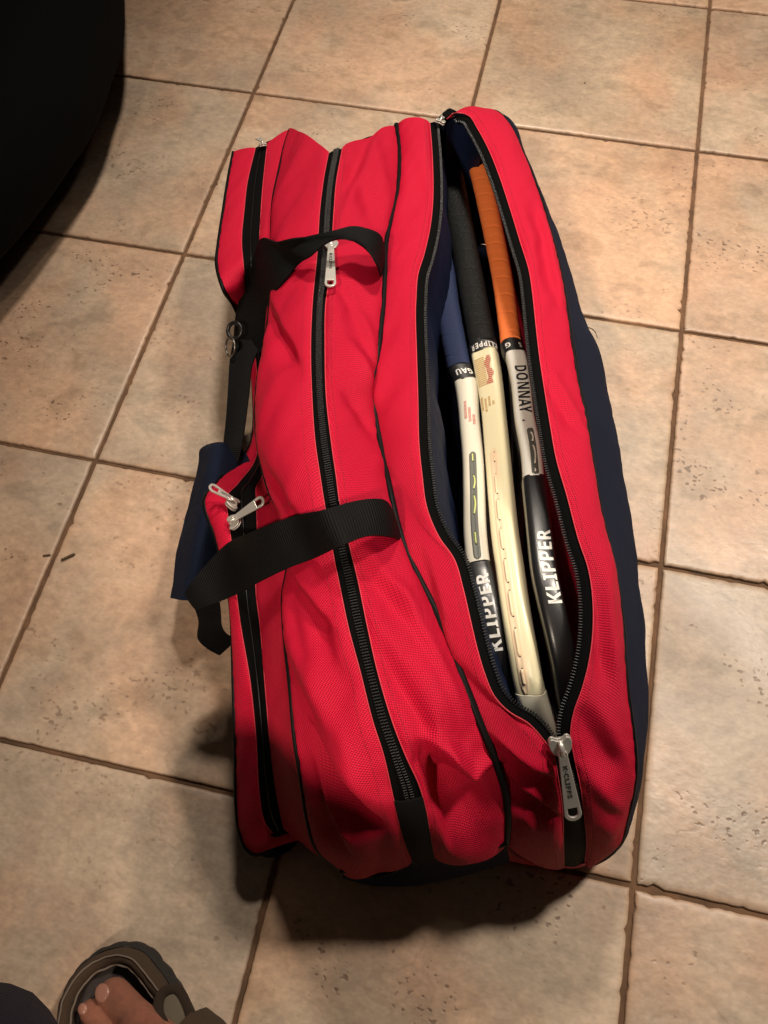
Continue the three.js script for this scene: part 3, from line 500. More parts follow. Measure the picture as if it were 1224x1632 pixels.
// ---- webbing handles and the shoulder strap
part('handle', slab([pts.nearHandleTop, pts.nearHandleBottom], 160, 10, 0.0016, (u, w) => 0.0012 * Math.sin(Math.PI * w), v(0, 1, 0.3)), M.web, bag, 'black webbing handle arching over the near half of the middle zip');
part('handle', slab([pts.farHandleTop, pts.farHandleBottom], 160, 10, 0.0016, (u, w) => 0.001 * Math.sin(Math.PI * w), v(0, 1, 0.3)), M.web, bag, 'black webbing handle arching over the far half of the middle zip');
part('handle_end', slab([pts.hangTop, pts.hangBottom], 40, 6, 0.0016, null, v(-0.4, 1, 0.3)), M.web, bag, 'end of the near handle hanging down the left side');
part('shoulder_strap', slab([pts.strapLeft, pts.strapRight], 60, 8, 0.0018, (u, w) => 0.0012 * Math.sin(Math.PI * w), v(-0.2, 1, 0.3)), M.web, bag, 'black shoulder strap leading to the navy pad');
part('strap_pad', slab([pts.padLeft, pts.padCrest, pts.padRight], 90, 24, 0.007, (u, w, p) => 0.0035 * fbm(p.x * 30, p.z * 24, 5.5, 3), v(-0.3, 1, 0.2)), M.navy, bag, 'navy padded sleeve on the shoulder strap at the left side of the bag');
{
  const a = new THREE.TorusGeometry(0.0078, 0.0019, 10, 32); a.applyMatrix4(basis(at.ringBlack, v(1, 0.2, 0.5), v(-0.3, 0.8, 0.5)));
  part('strap_ring', a, M.teeth, bag, 'black ring at the end of the shoulder strap');
  const b = new THREE.TorusGeometry(0.0095, 0.0010, 10, 36); b.applyMatrix4(basis(at.ringSilver, v(0.5, 0.2, 1), v(-0.8, 0.5, 0.3)));
  part('strap_ring', b, new THREE.MeshStandardMaterial({ color: lin(0.16, 0.15, 0.13), roughness: 0.3, metalness: 0.8 }), bag, 'thin silver ring under the black one');
}

// ---- sliders and pull tabs
function slider(o, tip, side, size, text, label, tilt = 0.0) {
  const X = tip.clone().sub(o), len = X.length(), Z = X.clone().cross(side).normalize(); if (Z.y < 0) Z.negate();
  const m = basis(o, X, Z), s = size;
  const mk = (g) => { g.applyMatrix4(m); return g; };
  const clean = (g) => { const q = g.index ? g.toNonIndexed() : g; return q; };
  // heart-shaped body in two plates with a bridge over it
  const sh = new THREE.Shape(); sh.moveTo(-6.5, -3.2); sh.quadraticCurveTo(-9.2, -5.8, -5, -7); sh.quadraticCurveTo(1, -7, 4.5, -3.8); sh.quadraticCurveTo(5.4, 0, 4.5, 3.8); sh.quadraticCurveTo(1, 7, -5, 7); sh.quadraticCurveTo(-9.2, 5.8, -6.5, 3.2); sh.quadraticCurveTo(-4.5, 0, -6.5, -3.2);
  const plate = (z) => { const g = new THREE.ExtrudeGeometry(sh, { depth: 0.8, bevelEnabled: true, bevelSize: 0.6, bevelThickness: 0.5, bevelSegments: 3, curveSegments: 8 }); g.scale(s / 1000, s / 1000, s / 1000); g.translate(0, 0, z * s / 1000); return clean(g); };
  const br = new THREE.TubeGeometry(new THREE.CatmullRomCurve3([v(-5.5, 0, 1), v(-4.2, 0, 3.6), v(-0.5, 0, 4.8), v(3, 0, 3.8), v(4.2, 0, 1.2)].map(q => q.multiplyScalar(s / 1000))), 24, 1.15 * s / 1000, 8); br.scale(1, 1.5, 1);
  const body = part('zipper_slider', mk(mergeGeometries([plate(0), plate(-3.0), clean(br)])), M.nickel, bag, label);
  // the tab: neck ring on the bridge, long plate widening to a rounded end with a slot
  const L = len, w1 = 2.6 * s / 1000, w2 = 5.4 * s / 1000, x0 = 4.5 * s / 1000;
  const t = new THREE.Shape(); t.moveTo(x0, -w1); t.lineTo(L - w2, -w2); t.absarc(L - w2, 0, w2, -Math.PI / 2, Math.PI / 2, false); t.lineTo(x0, w1); t.quadraticCurveTo(x0 - w1, 0, x0, -w1);
  const hole = new THREE.Path(), hw = w2 * 0.70; const hx = L - w2 * 1.05; hole.moveTo(hx - w2 * 0.95, -hw); hole.lineTo(hx, -hw); hole.absarc(hx, 0, hw, -Math.PI / 2, Math.PI / 2, false); hole.lineTo(hx - w2 * 0.95, hw); hole.lineTo(hx - w2 * 0.95, -hw); t.holes.push(hole);
  const tg = new THREE.ExtrudeGeometry(t, { depth: 0.0011 * s, bevelEnabled: true, bevelSize: 0.0005 * s, bevelThickness: 0.0004 * s, bevelSegments: 3, curveSegments: 14 });
  tg.translate(0, 0, 0.0034 * s);
  const ring = new THREE.TorusGeometry(2.5 * s / 1000, 0.85 * s / 1000, 8, 24); ring.scale(1.3, 1, 1); ring.translate(x0 - 1.5 * s / 1000, 0, 0.0042 * s);
  const bend = (g) => { const p = g.attributes.position; for (let i = 0; i < p.count; i++) p.setZ(i, p.getZ(i) - tilt * p.getX(i)); g.computeVertexNormals(); return g; };
  part('pull_tab', mk(mergeGeometries([clean(bend(tg)), clean(bend(ring))])), M.nickel, body);
  if (text) {
    const room = L - w2 * 2.2 - x0 - 0.001; const g = letters(text, w1 * 1.15, 0.00012); g.computeBoundingBox(); const gw = g.boundingBox.max.x - g.boundingBox.min.x; g.scale(Math.min(1.6, room * 0.9 / gw), 1, 1);
    g.translate(x0 + room / 2, 0, 0.0034 * s + 0.0015 * s + 0.0002); part('lettering', mk(bend(g)), M.dark, body);
  }
  return body;
}
slider(at.sliderB, at.pullB, v(1, 0, 0), 1.02, 'K·CLIFFS', 'large nickel slider at the near end of the open zip');
slider(at.sliderA, at.pullA, v(1, 0, 0), 0.85, 'K·CLIFFS', 'nickel slider of the middle zip below the far handle');
slider(at.sliderP1, at.pullP1, v(0.35, 0, 0.9), 0.82, 'K·CLIFFS', 'nickel slider of the pocket zip with its tab turned to the left');
slider(at.sliderP2, at.pullP2, v(0.35, 0, 0.9), 0.82, null, 'nickel slider of the pocket zip with its tab turned to the right');
slider(at.sliderBFar, at.pullBFar, v(0.7, 0, 0.7), 0.7, null, 'nickel slider at the far end of the open zip');
slider(at.sliderPFar, at.pullPFar, v(0.9, 0.2, 0.3), 0.6, null, 'nickel slider at the far end of the pocket zip');

// ------------------------------------------------------------------ the racquets standing in the open compartment
const R = {
  white: new THREE.MeshPhysicalMaterial({ color: lin(0.72, 0.70, 0.64), roughness: 0.3, clearcoat: 0.4, clearcoatRoughness: 0.25, bumpMap: speck, bumpScale: 0.00003 }),
  offWhite: new THREE.MeshPhysicalMaterial({ color: lin(0.60, 0.56, 0.46), roughness: 0.35, clearcoat: 0.3, clearcoatRoughness: 0.3, bumpMap: speck, bumpScale: 0.00004 }),
  cream: new THREE.MeshPhysicalMaterial({ color: lin(0.74, 0.68, 0.45), roughness: 0.35, clearcoat: 0.3, clearcoatRoughness: 0.3, bumpMap: speck, bumpScale: 0.00004 }),
  tip: new THREE.MeshPhysicalMaterial({ color: lin(0.80, 0.76, 0.60), roughness: 0.35, bumpMap: speck, bumpScale: 0.00003 }),
  peach: new THREE.MeshPhysicalMaterial({ color: lin(0.76, 0.60, 0.41), roughness: 0.4, bumpMap: speck, bumpScale: 0.00003 }),
  blackGloss: new THREE.MeshPhysicalMaterial({ color: lin(0.012, 0.012, 0.013), roughness: 0.35, clearcoat: 0.6, clearcoatRoughness: 0.25, bumpMap: speck, bumpScale: 0.00008 }),
  rubber: new THREE.MeshStandardMaterial({ color: lin(0.012, 0.012, 0.012), roughness: 0.45 }),
  grey: new THREE.MeshStandardMaterial({ color: lin(0.11, 0.115, 0.10), roughness: 0.5 }),
  stringY: new THREE.MeshStandardMaterial({ color: lin(0.55, 0.60, 0.20), roughness: 0.4 }),
  stringW: new THREE.MeshStandardMaterial({ color: lin(0.75, 0.72, 0.62), roughness: 0.4 }),
  blueGrip: new THREE.MeshStandardMaterial({ color: lin(0.004, 0.012, 0.052), roughness: 0.8, bumpMap: speck, bumpScale: 0.0003 }),
  blackGrip: new THREE.MeshPhysicalMaterial({ specularIntensity: 0.5, color: lin(0.0055, 0.006, 0.0055), roughness: 0.55, bumpMap: speck, bumpScale: 0.0008 }),
  orangeGrip: new THREE.MeshStandardMaterial({ color: lin(0.82, 0.19, 0.042), roughness: 0.7, bumpMap: speck, bumpScale: 0.0003 }),
  inkBlack: new THREE.MeshStandardMaterial({ color: lin(0.015, 0.015, 0.02), roughness: 0.5 }),
  inkWhite: new THREE.MeshStandardMaterial({ color: lin(0.72, 0.70, 0.66), roughness: 0.5 }),
  inkRed: new THREE.MeshStandardMaterial({ color: lin(0.50, 0.11, 0.09), roughness: 0.5 }),
  inkGold: new THREE.MeshStandardMaterial({ color: lin(0.50, 0.30, 0.10), roughness: 0.5 }),
};
function superTop(x, a, b, n) { return b * Math.pow(Math.max(0, 1 - Math.pow(Math.abs(x / a), n)), 1 / n); }
function makeRacquet(spec) {
  const P3 = pts[spec.rail], c = curve(P3), n = P3.length - 1;
  const root = thing(spec.name, spec.label, 'racquet', v(0, 0, 0), 'racquets standing in the open compartment');
  // arc-length fraction of each measured point
  const frac = (i) => { const full = Math.floor(i), k = i - full; const lens = c.getLengths(n * 60), tot = lens[lens.length - 1]; return lens[Math.round((full + k) * 60)] / tot; };
  const axis = P3[n].clone().sub(P3[0]).setY(0).normalize(), S = v(-axis.z, 0, axis.x); if (S.x < 0) S.negate();
  const frameAt = (path, t) => { const p = path.getPointAt(clamp(t, 0, 1)), T = path.getTangentAt(clamp(t, 0, 1)); const N = T.clone().cross(S).normalize(); return { p, T, N }; };
  // one sweep of the given half-width a and half-depth b, its top face lying on the path
  function sweep(path, t0, t1, a, b, pow, turn, n1, opt = {}) {
    const m = 24, pos = [], uv = [], idx = [], L = path.getLength() * (t1 - t0), flip = opt.flip ? -1 : 1;
    for (let i = 0; i <= n1; i++) {
      const u = i / n1, { p, N } = frameAt(path, t0 + (t1 - t0) * u); if (flip < 0) N.negate(); if (opt.outward) { if (N.y < 0 && opt.outward(p) > 0) N.negate(); }
      const A = typeof a === 'function' ? a(u) : a, B = typeof b === 'function' ? b(u) : b, ctr = p.clone().addScaledVector(N, -B);
      for (let k = 0; k <= m; k++) {
        const th = k / m * Math.PI * 2, ca = Math.cos(th), sa = Math.sin(th);
        let x = A * Math.sign(ca) * Math.pow(Math.abs(ca), 2 / pow), y = B * Math.sign(sa) * Math.pow(Math.abs(sa), 2 / pow);
        const w = opt.wrap ? opt.wrap(u * L, th) : 0; const q = Math.hypot(x, y) || 1; x += x / q * w; y += y / q * w;
        const X = x * Math.cos(turn) - y * Math.sin(turn), Y = x * Math.sin(turn) + y * Math.cos(turn);
        const r = ctr.clone().addScaledVector(S, X).addScaledVector(N, Y); pos.push(r.x, r.y, r.z); uv.push(u * L, th * 0.013);
      }
    }
    for (let i = 0; i < n1; i++) for (let k = 0; k < m; k++) { const q = i * (m + 1) + k; idx.push(q, q + 1, q + m + 1, q + 1, q + m + 2, q + m + 1); }
    for (const e of [0, n1]) { const o = pos.length / 3, s = e * (m + 1); let cx = 0, cy = 0, cz = 0; for (let k = 0; k < m; k++) { cx += pos[(s + k) * 3]; cy += pos[(s + k) * 3 + 1]; cz += pos[(s + k) * 3 + 2]; } pos.push(cx / m, cy / m, cz / m); uv.push(0, 0); for (let k = 0; k < m; k++) e ? idx.push(o, s + k, s + k + 1) : idx.push(o, s + k + 1, s + k); }
    const g = new THREE.BufferGeometry(); g.setAttribute('position', new THREE.Float32BufferAttribute(pos, 3)); g.setAttribute('uv', new THREE.Float32BufferAttribute(uv, 2)); g.setIndex(idx); g.computeVertexNormals(); return g;
  }
  const [iGrip, iFrame, iSplit] = spec.at, fG = frac(iGrip), fF = frac(iFrame), fS = frac(iSplit);
  const gr = spec.grip, wrap = (s, th) => { const f = ((s / 0.027 + th / (Math.PI * 2)) % 1 + 1) % 1; return 0.0003 - 0.0006 * Math.exp(-Math.pow((f - 0.5) / 0.03, 2)) + 0.0002 * f; };
  part('grip', sweep(c, 0, fG, (u) => gr * (1.1 - 0.16 * u), (u) => gr * (1.08 - 0.16 * u), 2.6, 0.3, 220, { wrap }), spec.gripMat, root);
  const col = part('collar', sweep(c, fG - 0.006, fF, gr * 1.03, gr * 1.0, 2.3, 0, 12), R.rubber, root);
  const a = spec.half, b = spec.depth, tn = spec.turn;
  const ease = (u) => 1;
  const frame = part('frame', sweep(c, fF - 0.002, fS, (u) => lerp(gr * 0.93, a, smooth(0, 0.22, u)), (u) => lerp(gr * 0.8, b, smooth(0, 0.25, u)), spec.pow, tn, 160), spec.mat, root);
  const head = part(spec.headName, sweep(c, fS - 0.002, 1, a * (1 + spec.swell), b * (1 + spec.swell), spec.pow, tn, 120), spec.headMat, root);
  // the far side of the hoop: round the tip and back under, out of sight in the bag
  const up = along(P3, 30, fF + 0.02, 1), y0 = up[0].y - 0.012, y1 = up[30].y - 0.014;
  const under = up.map((p, i) => v(p.x, Math.max(0.022, 2 * lerp(y0, y1, i / 30) - p.y), p.z)).reverse().filter((_, i) => i % 3 === 0);
  const tip = up[30].clone().addScaledVector(axis, 0.02).setY(lerp(y1, under[0].y, 0.35));
  part('hoop', tube(new THREE.CatmullRomCurve3([up[29].clone().add(v(0, -0.010, 0)), up[30].clone().add(v(0, -0.010, 0)), tip, ...under], false, 'centripetal'), a * 0.85, 120, 12), spec.headMat, root);
  // a face strip on the outside of the frame, with string loops lying in it
  const Wt = new THREE.Vector2(Math.cos(tn), Math.sin(tn));
  const onTop = (t, x, lift, A, B) => { const { p, N } = frameAt(c, t); const y = superTop(x, A, B, spec.pow) + lift; const ctr = p.clone().addScaledVector(N, -B); return ctr.addScaledVector(S, x * Wt.x - y * Wt.y).addScaledVector(N, x * Wt.y + y * Wt.x); };
  const sizeAt = (t) => t < fS ? [lerp(gr * 0.93, a, smooth(0, 0.22, (t - fF) / (fS - fF))), lerp(gr * 0.8, b, smooth(0, 0.25, (t - fF) / (fS - fF)))] : [a * (1 + spec.swell), b * (1 + spec.swell)];
  if (spec.strip) {
    const [i0, i1, hw, x0, mat, loopMat, loops] = spec.strip, t0 = frac(i0), t1 = frac(i1), nn = 60, pos = [], idx = [], uv = [];
    for (let i = 0; i <= nn; i++) for (let k = 0; k <= 6; k++) {
      const t = lerp(t0, t1, i / nn), e = Math.min(1, Math.sqrt(Math.max(0, 1 - Math.pow(1 - Math.min(1, Math.min(i, nn - i) / 2.2), 2))));
      const x = x0 + (k / 3 - 1) * hw * (0.25 + 0.75 * e), [A, B] = sizeAt(t), q = onTop(t, x, (k === 0 || k === 6 ? -0.0004 : k === 1 || k === 5 ? 0.0007 : 0.0002), A, B); pos.push(q.x, q.y, q.z); uv.push(i * 0.002, k * 0.001);
    }
    for (let i = 0; i < nn; i++) for (let k = 0; k < 6; k++) { const q = i * 7 + k; idx.push(q, q + 7, q + 1, q + 1, q + 7, q + 8); }
    const g = new THREE.BufferGeometry(); g.setAttribute('position', new THREE.Float32BufferAttribute(pos, 3)); g.setAttribute('uv', new THREE.Float32BufferAttribute(uv, 2)); g.setIndex(idx); g.computeVertexNormals();
    part('grommet_strip', g, mat, root);
    for (const [f0, f1, kind] of loops) {
      const line = []; for (let i = 0; i <= 8; i++) { const t = lerp(t0, t1, lerp(f0, f1, i / 8)), [A, B] = sizeAt(t); line.push(onTop(t, x0 + (kind === 2 ? hw * 0.35 * Math.sin(i / 8 * Math.PI) : 0), 0.0006 + (i === 0 || i === 8 ? -0.0012 : 0.0002 * Math.sin(i / 8 * Math.PI)), A, B)); }
      part('string', tube(new THREE.CatmullRomCurve3(line), kind === 3 ? 0.0011 : 0.00072, 20, 8), loopMat, root);
      for (const q of [line[0], line[8]]) { const h = new THREE.SphereGeometry(0.0009, 8, 6); h.translate(q.x, q.y + 0.0006, q.z); part('grommet', h, R.dark || M.dark, root); }
    }
  }
  // lettering wrapped on the face: glyph x runs along the frame (dir), glyph y across it (up)
  function print(text, size, iMid, x0, dir, up, mat, parent, spread = 1, g0 = null) {
    const g = g0 || letters(text, size, 0.00008, spread), p = g.attributes.position, t0 = frac(iMid), L = c.getLength();
    for (let i = 0; i < p.count; i++) { const t = t0 + dir * p.getX(i) / L, [A, B] = parent === col ? [gr * 1.03, gr] : sizeAt(t); const pw = spec.pow; const x = clamp(x0 + up * p.getY(i), -A * 0.985, A * 0.985); const q = onTop(t, x, 0.0006 + p.getZ(i), A, B); p.setXYZ(i, q.x, q.y, q.z); }
    g.computeVertexNormals(); part('lettering', g, mat, parent);
  }
  // lettering that runs round the collar instead
  function printRound(text, size, x0, mat, spread = 1) {      // read from the grip end: its first letter is on the right
    const g = letters(text, size, 0.00008, spread), p = g.attributes.position, t0 = (fG + fF) / 2, L = c.getLength();
    for (let i = 0; i < p.count; i++) { const t = t0 + p.getY(i) / L, th = (x0 - p.getX(i)) / gr; const { p: o, N } = frameAt(c, t); const rr0 = gr * 1.06 + p.getZ(i); const q = o.clone().addScaledVector(N, -gr * 1.0).addScaledVector(S, Math.sin(th) * rr0).addScaledVector(N, Math.cos(th) * rr0 * 0.985); p.setXYZ(i, q.x, q.y, q.z); }
    g.computeVertexNormals(); part('lettering', g, mat, col);
  }
  return { root, frame, head, col, print, printRound, frac };
}
const wait = (a) => a;
{ // left: blue grip, white shaft, black hoop
  const q = makeRacquet({ name: 'racquet', label: 'blue gripped racquet with a white throat, leftmost of the three in the open bag', rail: 'racquetLeft', at: [5, 6, 11], grip: 0.0118, gripMat: R.blueGrip,
    half: 0.0096, depth: 0.0082, pow: 3.0, turn: 0.12, mat: R.offWhite, headMat: R.blackGloss, headName: 'bumper', swell: 0.05,
    strip: [8, 10.9, 0.0036, 0.0003, R.grey, R.stringY, [[0.02, 0.10, 0], [0.24, 0.38, 2], [0.44, 0.62, 2], [0.78, 0.88, 0]]] });
  q.print('KLIPPER', 0.0100, 13.15, 0.0004, -1, -1, R.inkWhite, q.head, 1.16);
  for (let k = 0; k < 3; k++) q.print(['IIIII IIIIII IIII III III IIIIIII', 'II IIIIII IIII IIII III IIII', 'IIIIII IIIIIIII III'][k], 0.0021, 6.72 + 0.12 * k, 0.0010 + (k - 1) * 0.0036, 1, 1, R.inkRed, q.frame, 0.62);
  q.printRound('GAU', 0.0066, 0.001, R.inkWhite, 0.9);
}
{ // middle: black grip, cream frame
  const q = makeRacquet({ name: 'racquet', label: 'cream framed racquet with a black grip, between the blue and orange gripped ones', rail: 'racquetMiddle', at: [4, 5, 13.2], grip: 0.0134, gripMat: R.blackGrip,
    half: 0.0106, depth: 0.0090, pow: 3.6, turn: 0.42, mat: R.cream, headMat: R.tip, headName: 'bumper', swell: 0.05,
    strip: [7.1, 13.1, 0.0042, -0.0006, R.peach, R.peach, [[0.02, 0.07, 0], [0.14, 0.24, 3], [0.27, 0.37, 3], [0.41, 0.50, 3], [0.54, 0.63, 3], [0.66, 0.75, 3], [0.79, 0.88, 3], [0.92, 0.97, 3]]] });
  q.printRound('KLIPPER', 0.0068, -0.001, R.inkWhite, 0.74);
  { // block of gold and rust bars below the collar, one half of them stepped to make an emblem
    const bars = [], rust = []; for (let k = 0; k < 15; k++) { const y = 0.0215 - k * 0.0023 - 0.008; const g = new THREE.BoxGeometry(0.00075, 0.0098, 0.00008, 1, 8, 1); g.translate(-y, 0.0044, 0); bars.push(g); const w2 = 0.0034 + 0.003 * Math.abs(Math.sin(k * 0.55)); const h = new THREE.BoxGeometry(0.0012, w2, 0.0001, 1, 6, 1); h.translate(-y, -0.0036 - 0.0010 * Math.cos(k * 0.7), 0.00005); rust.push(h); }
    q.print('', 0, 5.52, 0.0004, 1, -1, R.inkGold, q.frame, 1, mergeGeometries(bars)); q.print('', 0, 5.52, 0.0004, 1, -1, R.inkRed, q.frame, 1, mergeGeometries(rust));
  }
  for (let k = 0; k < 4; k++) q.print(['IIIIIIIII IIIIIII IIIIIIIII', 'IIIIII IIII IIII III II IIIII', 'IIII IIII IIII IIIII', 'III IIII'][k], 0.0019, 6.22 + 0.05 * (k % 2), -0.0072 + k * 0.0036, 1, 1, R.inkGold, q.frame, 0.62);
}
{ // right: orange grip, white shaft, black hoop
  const q = makeRacquet({ name: 'racquet', label: 'orange gripped racquet with a white shaft, rightmost of the three in the open bag', rail: 'racquetRight', at: [5.75, 6.9, 11], grip: 0.0102, gripMat: R.orangeGrip,
    half: 0.0088, depth: 0.0080, pow: 3.2, turn: 0.0, mat: R.white, headMat: R.blackGloss, headName: 'bumper', swell: 0.10,
    strip: [9.55, 10.97, 0.0033, 0.001, R.grey, R.stringW, [[0.08, 0.30, 2], [0.36, 0.80, 2], [0.9, 0.96, 0]]] });
  q.print('DONNAY', 0.0106, 8.35, 0.0005, 1, 1, R.inkBlack, q.frame, 1.02);
  q.print('®', 0.0026, 9.32, -0.003, 1, 1, R.inkBlack, q.frame, 1.0);
  q.print('KLIPPER', 0.0104, 13.0, 0.0018, -1, -1, R.inkWhite, q.head, 1.10);
  q.printRound('G', 0.0062, -0.0055, R.inkWhite); q.printRound('S', 0.0062, 0.0065, R.inkWhite);
}

// ------------------------------------------------------------------ the black bag at the upper left
{
  const t = thing('black_bag', 'large plain black fabric bag cut off by the upper left corner', 'bag');
  const e = pts.blackEdge.map((q) => q.clone()); e.unshift(v(e[0].x - 0.02, e[0].y, e[0].z - 0.14)); e.push(v(e[e.length - 1].x - 0.14, e[0].y, e[e.length - 1].z + 0.12));
  const step = (inset, y) => e.map((q) => v(q.x - inset * 0.83, y, q.z - inset * 0.55));
  const n = t; const m = new THREE.MeshPhysicalMaterial({ specularIntensity: 0.15, color: lin(0.0032, 0.0032, 0.0032), roughness: 0.9, bumpMap: weaveBump, bumpScale: 0.0003 });
  part('body', sheet([step(0.072, 0.004), step(0.048, 0.025), step(0.022, 0.048), step(0.003, 0.068), step(0, 0.075), step(0.004, 0.11), step(0.03, 0.145), step(0.09, 0.17), step(0.45, 0.20), step(0.75, 0.18), step(0.8, 0.004)], 60, 48, (u, w, p) => 0.004 * fbm(p.x * 9, p.y * 9, p.z * 9, 3), 0, v(0.8, 0.3, 0.5)), m, n);
}

// ------------------------------------------------------------------ the photographer's foot in a sandal, and the trouser leg
{
  const person = thing('person', 'person at the lower left, only a sandalled foot and navy trouser leg showing', 'person');
  const skinTex = dataTex(256, 256, (x, y) => { const k = 1 + 0.16 * fbm(x / 26, y / 26, 4, 4) + 0.12 * fbm(x / 7, y / 7, 14, 3); return [clamp(166 * k, 0, 255), clamp(110 * k * (1 + 0.03 * fbm(x / 40, y / 40, 9, 2)), 0, 255), clamp(88 * k, 0, 255)]; }, true);
  const skin = new THREE.MeshPhysicalMaterial({ color: lin(1, 0.93, 0.9), map: skinTex, roughness: 0.46, bumpMap: speck, bumpScale: 0.0006 });
  const nailM = new THREE.MeshPhysicalMaterial({ color: lin(0.33, 0.155, 0.11), roughness: 0.3, clearcoat: 0.15 });
  const suede = new THREE.MeshStandardMaterial({ color: lin(0.056, 0.031, 0.016), roughness: 0.95, bumpMap: speck, bumpScale: 0.0012 });
  const sole = new THREE.MeshStandardMaterial({ color: lin(0.014, 0.011, 0.009), roughness: 0.8, bumpMap: speck, bumpScale: 0.0006 });
  const bedM = new THREE.MeshStandardMaterial({ color: lin(0.035, 0.026, 0.024), roughness: 0.85, bumpMap: speck, bumpScale: 0.0006 });
  const edgeM = new THREE.MeshStandardMaterial({ color: lin(0.14, 0.105, 0.08), roughness: 0.95 });
  // skeleton of the left foot, toes pointing away and a little to the left
  const T1 = v(-0.2305, 0.0388, 0.0059), T1b = v(-0.2047, 0.0518, 0.0261), T2 = v(-0.2483, 0.0351, 0.0164), T2b = v(-0.2264, 0.0462, 0.0361);
  const fwd = T1.clone().sub(T1b).setY(0).normalize(), lat = v(fwd.z, 0, -fwd.x);      // lat: towards the little toe
  const J = (f, l, y) => T1b.clone().addScaledVector(fwd, f).addScaledVector(lat, l).setY(y);
  const T3 = J(0.003, 0.042, 0.034), T4 = J(-0.010, 0.058, 0.032), T5 = J(-0.026, 0.072, 0.030);
  const bones = [
    [T1, T1b, 0.0128, 0.0135], [T1b, J(-0.055, 0.002, 0.052), 0.0135, 0.021],
    [T2, T2b, 0.0092, 0.0088], [T2b, J(-0.055, 0.02, 0.056), 0.0088, 0.018],
    [T3, J(-0.022, 0.038, 0.048), 0.0085, 0.009], [J(-0.022, 0.038, 0.048), J(-0.06, 0.035, 0.053), 0.009, 0.017],
    [T4, J(-0.034, 0.053, 0.044), 0.008, 0.009], [J(-0.034, 0.053, 0.044), J(-0.07, 0.048, 0.05), 0.009, 0.016],
    [T5, J(-0.05, 0.066, 0.040), 0.008, 0.009], [J(-0.05, 0.066, 0.040), J(-0.085, 0.058, 0.045), 0.009, 0.016],
    [J(-0.055, 0.004, 0.052), J(-0.15, 0.02, 0.075), 0.021, 0.030], [J(-0.06, 0.034, 0.05), J(-0.15, 0.034, 0.07), 0.022, 0.028],
    [J(-0.15, 0.026, 0.07), J(-0.20, 0.03, 0.055), 0.032, 0.030], [J(-0.165, 0.028, 0.08), J(-0.15, 0.04, 0.20), 0.034, 0.040], [J(-0.15, 0.04, 0.20), J(-0.11, 0.07, 0.34), 0.040, 0.052],
  ];
  const cap = (p, a, b, ra, rb) => { const ab = b.clone().sub(a), t = clamp(p.clone().sub(a).dot(ab) / ab.lengthSq(), 0, 1); return p.distanceTo(a.clone().addScaledVector(ab, t)) - lerp(ra, rb, t); };
  function body(center, half, res, list = bones, blend = 0.0013) {
    const mc = new MarchingCubes(res, skin, false, false, 400000); mc.isolation = 0;
    const p = v(0, 0, 0);
    for (let k = 0; k < res; k++) for (let j = 0; j < res; j++) for (let i = 0; i < res; i++) {
      p.set(center.x + (i / res * 2 - 1) * half, center.y + (j / res * 2 - 1) * half, center.z + (k / res * 2 - 1) * half);
      let s = 0; for (const [a, b, ra, rb] of list) { const d = cap(p, a, b, ra, rb); if (d < 0.05) s += Math.exp(-d / blend); }
      mc.field[i + j * res + k * res * res] = s > 0 ? blend * Math.log(s) : -0.05;
    }
    mc.update(); const n = mc.count ?? mc.geometry.drawRange.count, g = new THREE.BufferGeometry();
    const P = mc.positionArray.slice(0, n * 3), N = mc.normalArray.slice(0, n * 3), uv = new Float32Array(n * 2);
    for (let i = 0; i < n; i++) { P[i * 3] = P[i * 3] * half + center.x; P[i * 3 + 1] = P[i * 3 + 1] * half + center.y; P[i * 3 + 2] = P[i * 3 + 2] * half + center.z; uv[i * 2] = P[i * 3] * 8; uv[i * 2 + 1] = P[i * 3 + 2] * 8 + P[i * 3 + 1] * 5; }
    g.setAttribute('position', new THREE.BufferAttribute(P, 3)); g.setAttribute('normal', new THREE.BufferAttribute(N, 3)); g.setAttribute('uv', new THREE.BufferAttribute(uv, 2)); return g;
  }
  part('body', body(J(-0.085, 0.03, 0.12), 0.165, 110), skin, person);
  for (const [tip, root, r, w] of [[T1, T1b, 0.0128, 0.0066], [T2, T2b, 0.0092, 0.0042], [T3, J(-0.022, 0.038, 0.048), 0.0085, 0.005]]) {
    const d = tip.clone().sub(root).normalize(), up = v(0, 1, 0.25), s = d.clone().cross(up).normalize(), n = s.clone().cross(d); if (n.y < 0) n.negate();
    const g = new THREE.SphereGeometry(1, 24, 12); g.scale(w * 1.12, w, 0.0022); g.applyMatrix4(basis(tip.clone().addScaledVector(d, 0.0022).addScaledVector(n, r * 0.93), d, n)); part('toenail', g, nailM, person);
  }
  // sandal: outline on the floor, measured at the front, carried on round the heel
  const front = [v(-0.2793, 0.0092, 0.0369), v(-0.2799, 0.0092, 0.0238), v(-0.2785, 0.0092, 0.0062), v(-0.2680, 0.0092, -0.0138), v(-0.2512, 0.0092, -0.0269), v(-0.2307, 0.0092, -0.0316), v(-0.2132, 0.0092, -0.0275), v(-0.2009, 0.0092, -0.0167), v(-0.1886, 0.0092, -0.0024), v(-0.1784, 0.0092, 0.0142), v(-0.1693, 0.0092, 0.0331)];
  const heel = [J(-0.09, -0.035, 0.01), J(-0.15, -0.02, 0.01), J(-0.205, -0.005, 0.01), J(-0.245, 0.03, 0.01), J(-0.205, 0.068, 0.01), J(-0.13, 0.085, 0.01), J(-0.06, 0.098, 0.01)];
  const ring = new THREE.CatmullRomCurve3([...front, ...heel], true, 'centripetal'); const rp = ring.getSpacedPoints(200); const mid = J(-0.09, 0.03, 0);
